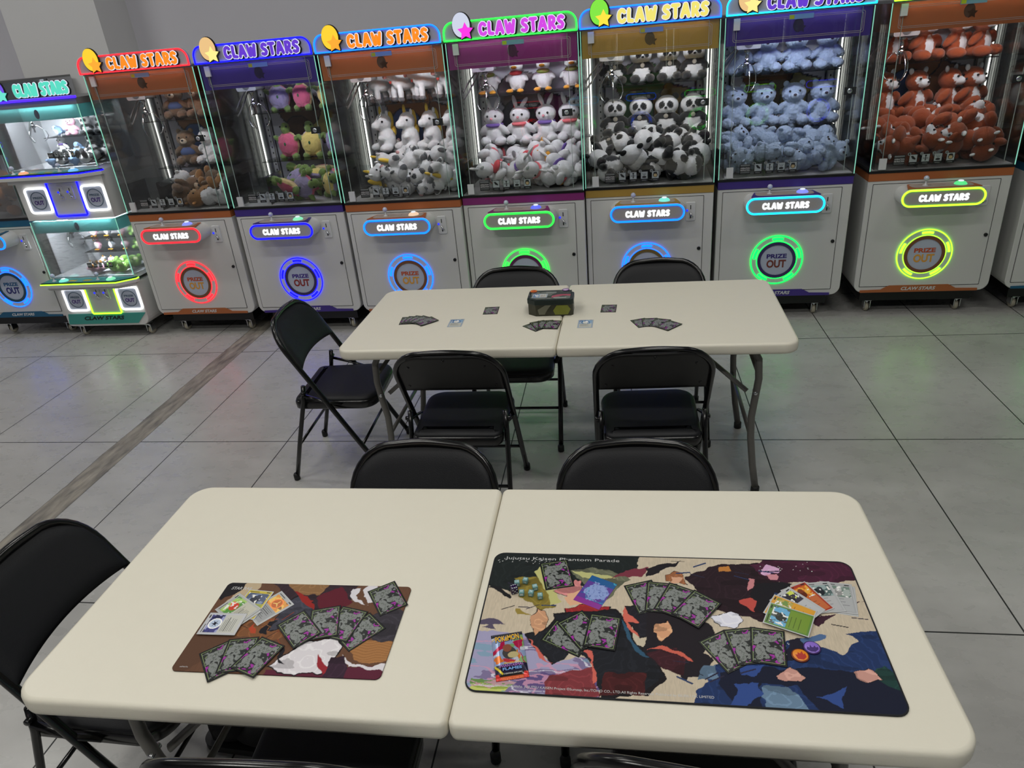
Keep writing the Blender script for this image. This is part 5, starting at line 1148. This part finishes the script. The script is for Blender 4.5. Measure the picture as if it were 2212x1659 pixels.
# dice
def rounded_cube(s, r):
    bm = bmesh.new(); bmesh.ops.create_cube(bm, size=s); bmesh.ops.bevel(bm, geom=bm.edges[:], offset=r, segments=3, profile=.6, affect='EDGES')
    bmesh.ops.translate(bm, verts=bm.verts, vec=(0, 0, s/2)); me = bpy.data.meshes.new('die'); bm.to_mesh(me); bm.free(); me.polygons.foreach_set('use_smooth', [True]*len(me.polygons)); return me
DIE = rounded_cube(.0118, .0022); teal = mat('teal_resin', (112, 158, 160), .3); num = mat('white_number', (222, 232, 232), .4)
for i, ((x, y), a, lb, n1, n2) in enumerate((((.0879, -.0088), 10, 'teal numbered die directly behind the purple dotted die', '110', '10'), ((.1062, .0002), -12, 'teal numbered die, farthest back of the dice group', '50', '70'), ((.1299, -.0206), 20, 'teal numbered die, upper right of the dice group', '120', '100'), ((.102, -.0389), 4, 'teal numbered die, front left beside the purple die', '60', '80'), ((.1231, -.039), -8, 'teal numbered die in the middle of the front three dice', '90', '20'), ((.144, -.0471), 8, 'teal numbered die, rightmost and nearest of the dice group', '10', '30'))):
    t = empty('die', lb, 'die', (x, y, ZM), math.radians(a), 'teal numbered dice')
    link(DIE, 'cube', teal, t)
    lettering('top_number', n1, .0085 if len(n1) > 2 else .0062, .0045, num, t, (0, 0, .0119), (0, 0, 0), bold=.02, thick=.0002)
    lettering('front_number', n2, .0062, .0045, num, t, (0, -.006, .006), bold=.02, thick=.0002)
t = empty('die', 'dark purple glittery die with white dots, left of the teal dice', 'die', (.0839, -.0305, ZM), math.radians(24))
link(rounded_cube(.0165, .003), 'cube', mat('dark_purple_resin', (44, 26, 66), .15, noise=(300, .5)), t)
mb = MB()
for x in (-.0045, 0, .0045):
    for y in (-.0045, .0045): mb.lathe([(.0014, .0164), (.0014, .0167)], 10, (x, y, 0))
for x, z in ((-.0045, .0035), (.0045, .0035), (0, .008), (-.0045, .0125), (.0045, .0125)): mb.lathe([(.0014, -.0084), (.0014, -.0082)], 10, (x, 0, z), 'y')
mb.build('dots', num, t)
# booster pack
W, H = .065, .118; S = Sheet(W, H, .0008, (150, 168, 206), 8)
S.put(S.noise(.03, 3, 3) > .55, (206, 212, 226)); S.put((S.noise(.02, 3, 6) > .6) & (S.X > .035), (120, 170, 90), .8)
for P, c in (([(.0, .07), (.03, .10), (.026, .075), (.002, .062)], (184, 28, 76)), ([(.065, .095), (.04, .09), (.05, .07), (.065, .03), (.065, .02), (.052, .06)], (184, 28, 76)), ([(.0, .055), (.014, .058), (.02, .04), (.004, .038)], (226, 120, 46)), ([(.02, .05), (.045, .04), (.04, .034), (.018, .04)], (200, 60, 70)), ([(.048, .07), (.054, .05), (.05, .04), (.045, .055)], (226, 120, 46))): S.put(S.poly(P, warp=.008, seed=5, wscale=.01), c)
S.put(S.disc(.033, .062, .014, .016), (70, 62, 58), .9); S.put(S.disc(.03, .075, .009, .01), (150, 90, 70)); S.put(S.disc(.04, .056, .011, .008), (206, 192, 140))
S.put(S.rect(0, .065, .015, .034), (34, 30, 60)); S.put(S.Y < .015, (16, 16, 20)); S.put(S.Y < .0075, (206, 90, 40)); S.put(S.Y > .109, (22, 22, 40))
S.put(S.poly([(0, 0), (.012, 0), (.006, .014), (0, .014)]), (206, 44, 36)); S.put(S.poly([(.053, 0), (.065, 0), (.065, .014), (.057, .014)]), (206, 44, 36))
S.put(S.line((0, .034), (.014, .014), .004), (226, 206, 60)); S.put(S.line((.05, .112), (.065, .095), .004), (226, 186, 60)); S.put(S.line((0, .1), (.012, .109), .002), (226, 170, 60))
t = empty('booster_pack', 'unopened colourful foil card pack at the left of the large playmat', 'card pack', (.0972, -.2113, ZM), math.radians(13.9))
bulge = lambda X, Y: .0048*np.clip(np.minimum(X, W-X)/.012, 0, 1)**.6*np.clip(np.minimum(Y-.006, H-.006-Y)/.02, 0, 1)**.6+.0004*np.sin(X*2200)*((Y < .006) | (Y > H-.006))
link(S.mesh('foil_wrapper', .0012, top_fn=bulge, side=(60, 60, 70)), 'foil_wrapper', foil_m, t)
gold_i = mat('yellow_foil_ink', (240, 186, 50), .3); navy = mat('navy_ink', (24, 34, 80), .4)
lettering('name_shadow', 'POKéMON', .051, .0165, navy, t, (.0006, .0415, .0058), (0, 0, .06), bold=.05, thick=.0006)
lettering('name_lettering', 'POKéMON', .049, .0145, gold_i, t, (.0, .042, .0062), (0, 0, .06), bold=.02, thick=.0006)
lettering('series_lettering', 'MEGA EVOLUTION', .032, .0035, gold_i, t, (.003, -.022, .0062), (0, 0, 0), bold=.02, thick=.0004)
lettering('set_lettering', 'PHANTASMAL', .047, .0062, mat('violet_ink', (170, 110, 190), .4), t, (.002, -.0285, .0062), (0, 0, 0), bold=.02, thick=.0004)
lettering('set_lettering', 'FLAMES', .038, .0068, mat('blue_ink', (110, 160, 220), .4), t, (.002, -.0365, .0061), (0, 0, 0), bold=.03, thick=.0004)
lettering('count_lettering', '10 ADDITIONAL GAME CARDS', .036, .0032, ink_w, t, (.002, -.047, .0052), (0, 0, 0), bold=.01, thick=.0004)

# ------------------------------------------------------------------ things on the far table
ZF = TZ+.0004
def far_card(x, y, k, deg, lb, gp): return sleeved(x, y, ZF+k*st, deg, lb, gp)
for i, (x, y, a) in enumerate(((-.612, 1.655, 5), (-.593, 1.657, -8), (-.572, 1.657, -20), (-.55, 1.650, -33), (-.521, 1.632, -47))):
    far_card(x, y, i, a, 'dark sleeved card, %s of the five fanned at the far table\'s left' % ['leftmost', 'second', 'middle', 'fourth', 'rightmost'][i], 'five fanned cards on the far table')
for i, (x, y, a) in enumerate(((-.0283, 1.5404, 44), (-.008, 1.5565, 24), (.015, 1.5585, 5), (.0424, 1.553, -8))):
    far_card(x, y, i, a, 'dark sleeved card, %s of four fanned in front of the tin' % ['leftmost', 'second from left', 'third from left', 'rightmost'][i], 'four fanned cards before the tin')
for i, (x, y, a) in enumerate(((.4136, 1.5508, 21), (.448, 1.552, 2), (.487, 1.540, -20), (.52, 1.509, -43))):
    far_card(x, y, i, a, 'dark sleeved card, %s of four fanned at the far table\'s right' % ['leftmost', 'second from left', 'third from left', 'rightmost'][i], 'four fanned cards at the right of the far table')
far_card(-.2477, 1.7476, 0, 1.8, 'single dark sleeved card left of the tin on the far table', None)
far_card(.2773, 1.7276, 0, -3.5, 'single dark sleeved card right of the tin on the far table', None)
fcard(F['blue'], -.3828, 1.6089, ZF, 1, 'blue and white face-up card, left one on the far table', 'two face-up cards on the far table')
fcard(F['blue'], .1819, 1.5579, ZF, -1.5, 'blue and white face-up card right of the table fold', 'two face-up cards on the far table')
# metal tin
t = empty('card_tin', 'dark olive metal tin box with angled corners standing on the far table', 'tin', (.028, 1.722, TZ), 0)
def octa(w, d, c): return [(-w+c, -d), (w-.01, -d), (w, -d+.01), (w, d-c), (w-c, d), (-w+.01, d), (-w, d-.01), (-w, -d+c*.8)]
MB().prism(octa(.098, .062, .034), .0, .056, 'xy').build('tin_body', mat('dark_olive_print', (62, 62, 50), .35, metal=.4, noise=(22, .35)), t)
lid = MB().prism(octa(.101, .065, .035), .05, .074, 'xy').build('lid', mat('dark_green_tin', (30, 42, 40), .3, metal=.4), t)
bevel(lid, .003)
W, H = .19, .118; S = Sheet(W, H, .0018, (60, 66, 64), 5)
S.put(S.noise(.03, 3, 2) > .55, (104, 110, 104)); S.put(S.poly([(.1, .02), (.15, .045), (.188, .04), (.188, .06), (.14, .065), (.1, .045)], warp=.01), (170, 76, 96)); S.put(S.rect(.11, .17, .012, .026), (150, 156, 150)); S.put(S.rect(.01, .03, .02, .09), (70, 72, 96)); S.put(S.rect(.07, .12, .085, .1), (130, 134, 130))
keep = S.poly([(p[0]+.095, p[1]+.059) for p in octa(.093, .057, .032)]); S.put(~keep, (30, 42, 40))
pr = link(S.mesh('lid_print', .0006), 'lid_print', sheet_m, lid, (0, 0, .0742)); pr.scale = (.94, .94, 1)
wp = MB().prism([(.02, .006), (.075, .006), (.088, .03), (.075, .048), (.028, .048), (.012, .025)], -.0632, -.0618, 'xz').build('picture_window', mat('olive_green_print', (116, 122, 40), .4, noise=(30, .3)), t)
MB().prism([(-.05, .008), (-.025, .008), (-.012, .03), (.004, .05), (-.02, .05), (-.055, .03)], -.0632, -.0618, 'xz').build('grey_print', mat('grey_green_print', (104, 104, 88), .4, noise=(30, .2)), t)
zl = TZ+.0750
fcard(F['blue'], -.019, 1.713, zl, 88, 'pale blue card lying on the lid of the tin', None).scale = (.74, .74, 1)
coin(-.052, 1.770, zl, (232, 120, 36), (190, 60, 26), (150, 60, 22), 0, 'orange coin on the back left corner of the tin lid')
coin(.090, 1.776, zl, (150, 110, 170), (220, 200, 230), (70, 44, 84), 1, 'shiny purple coin on the back right of the tin lid')
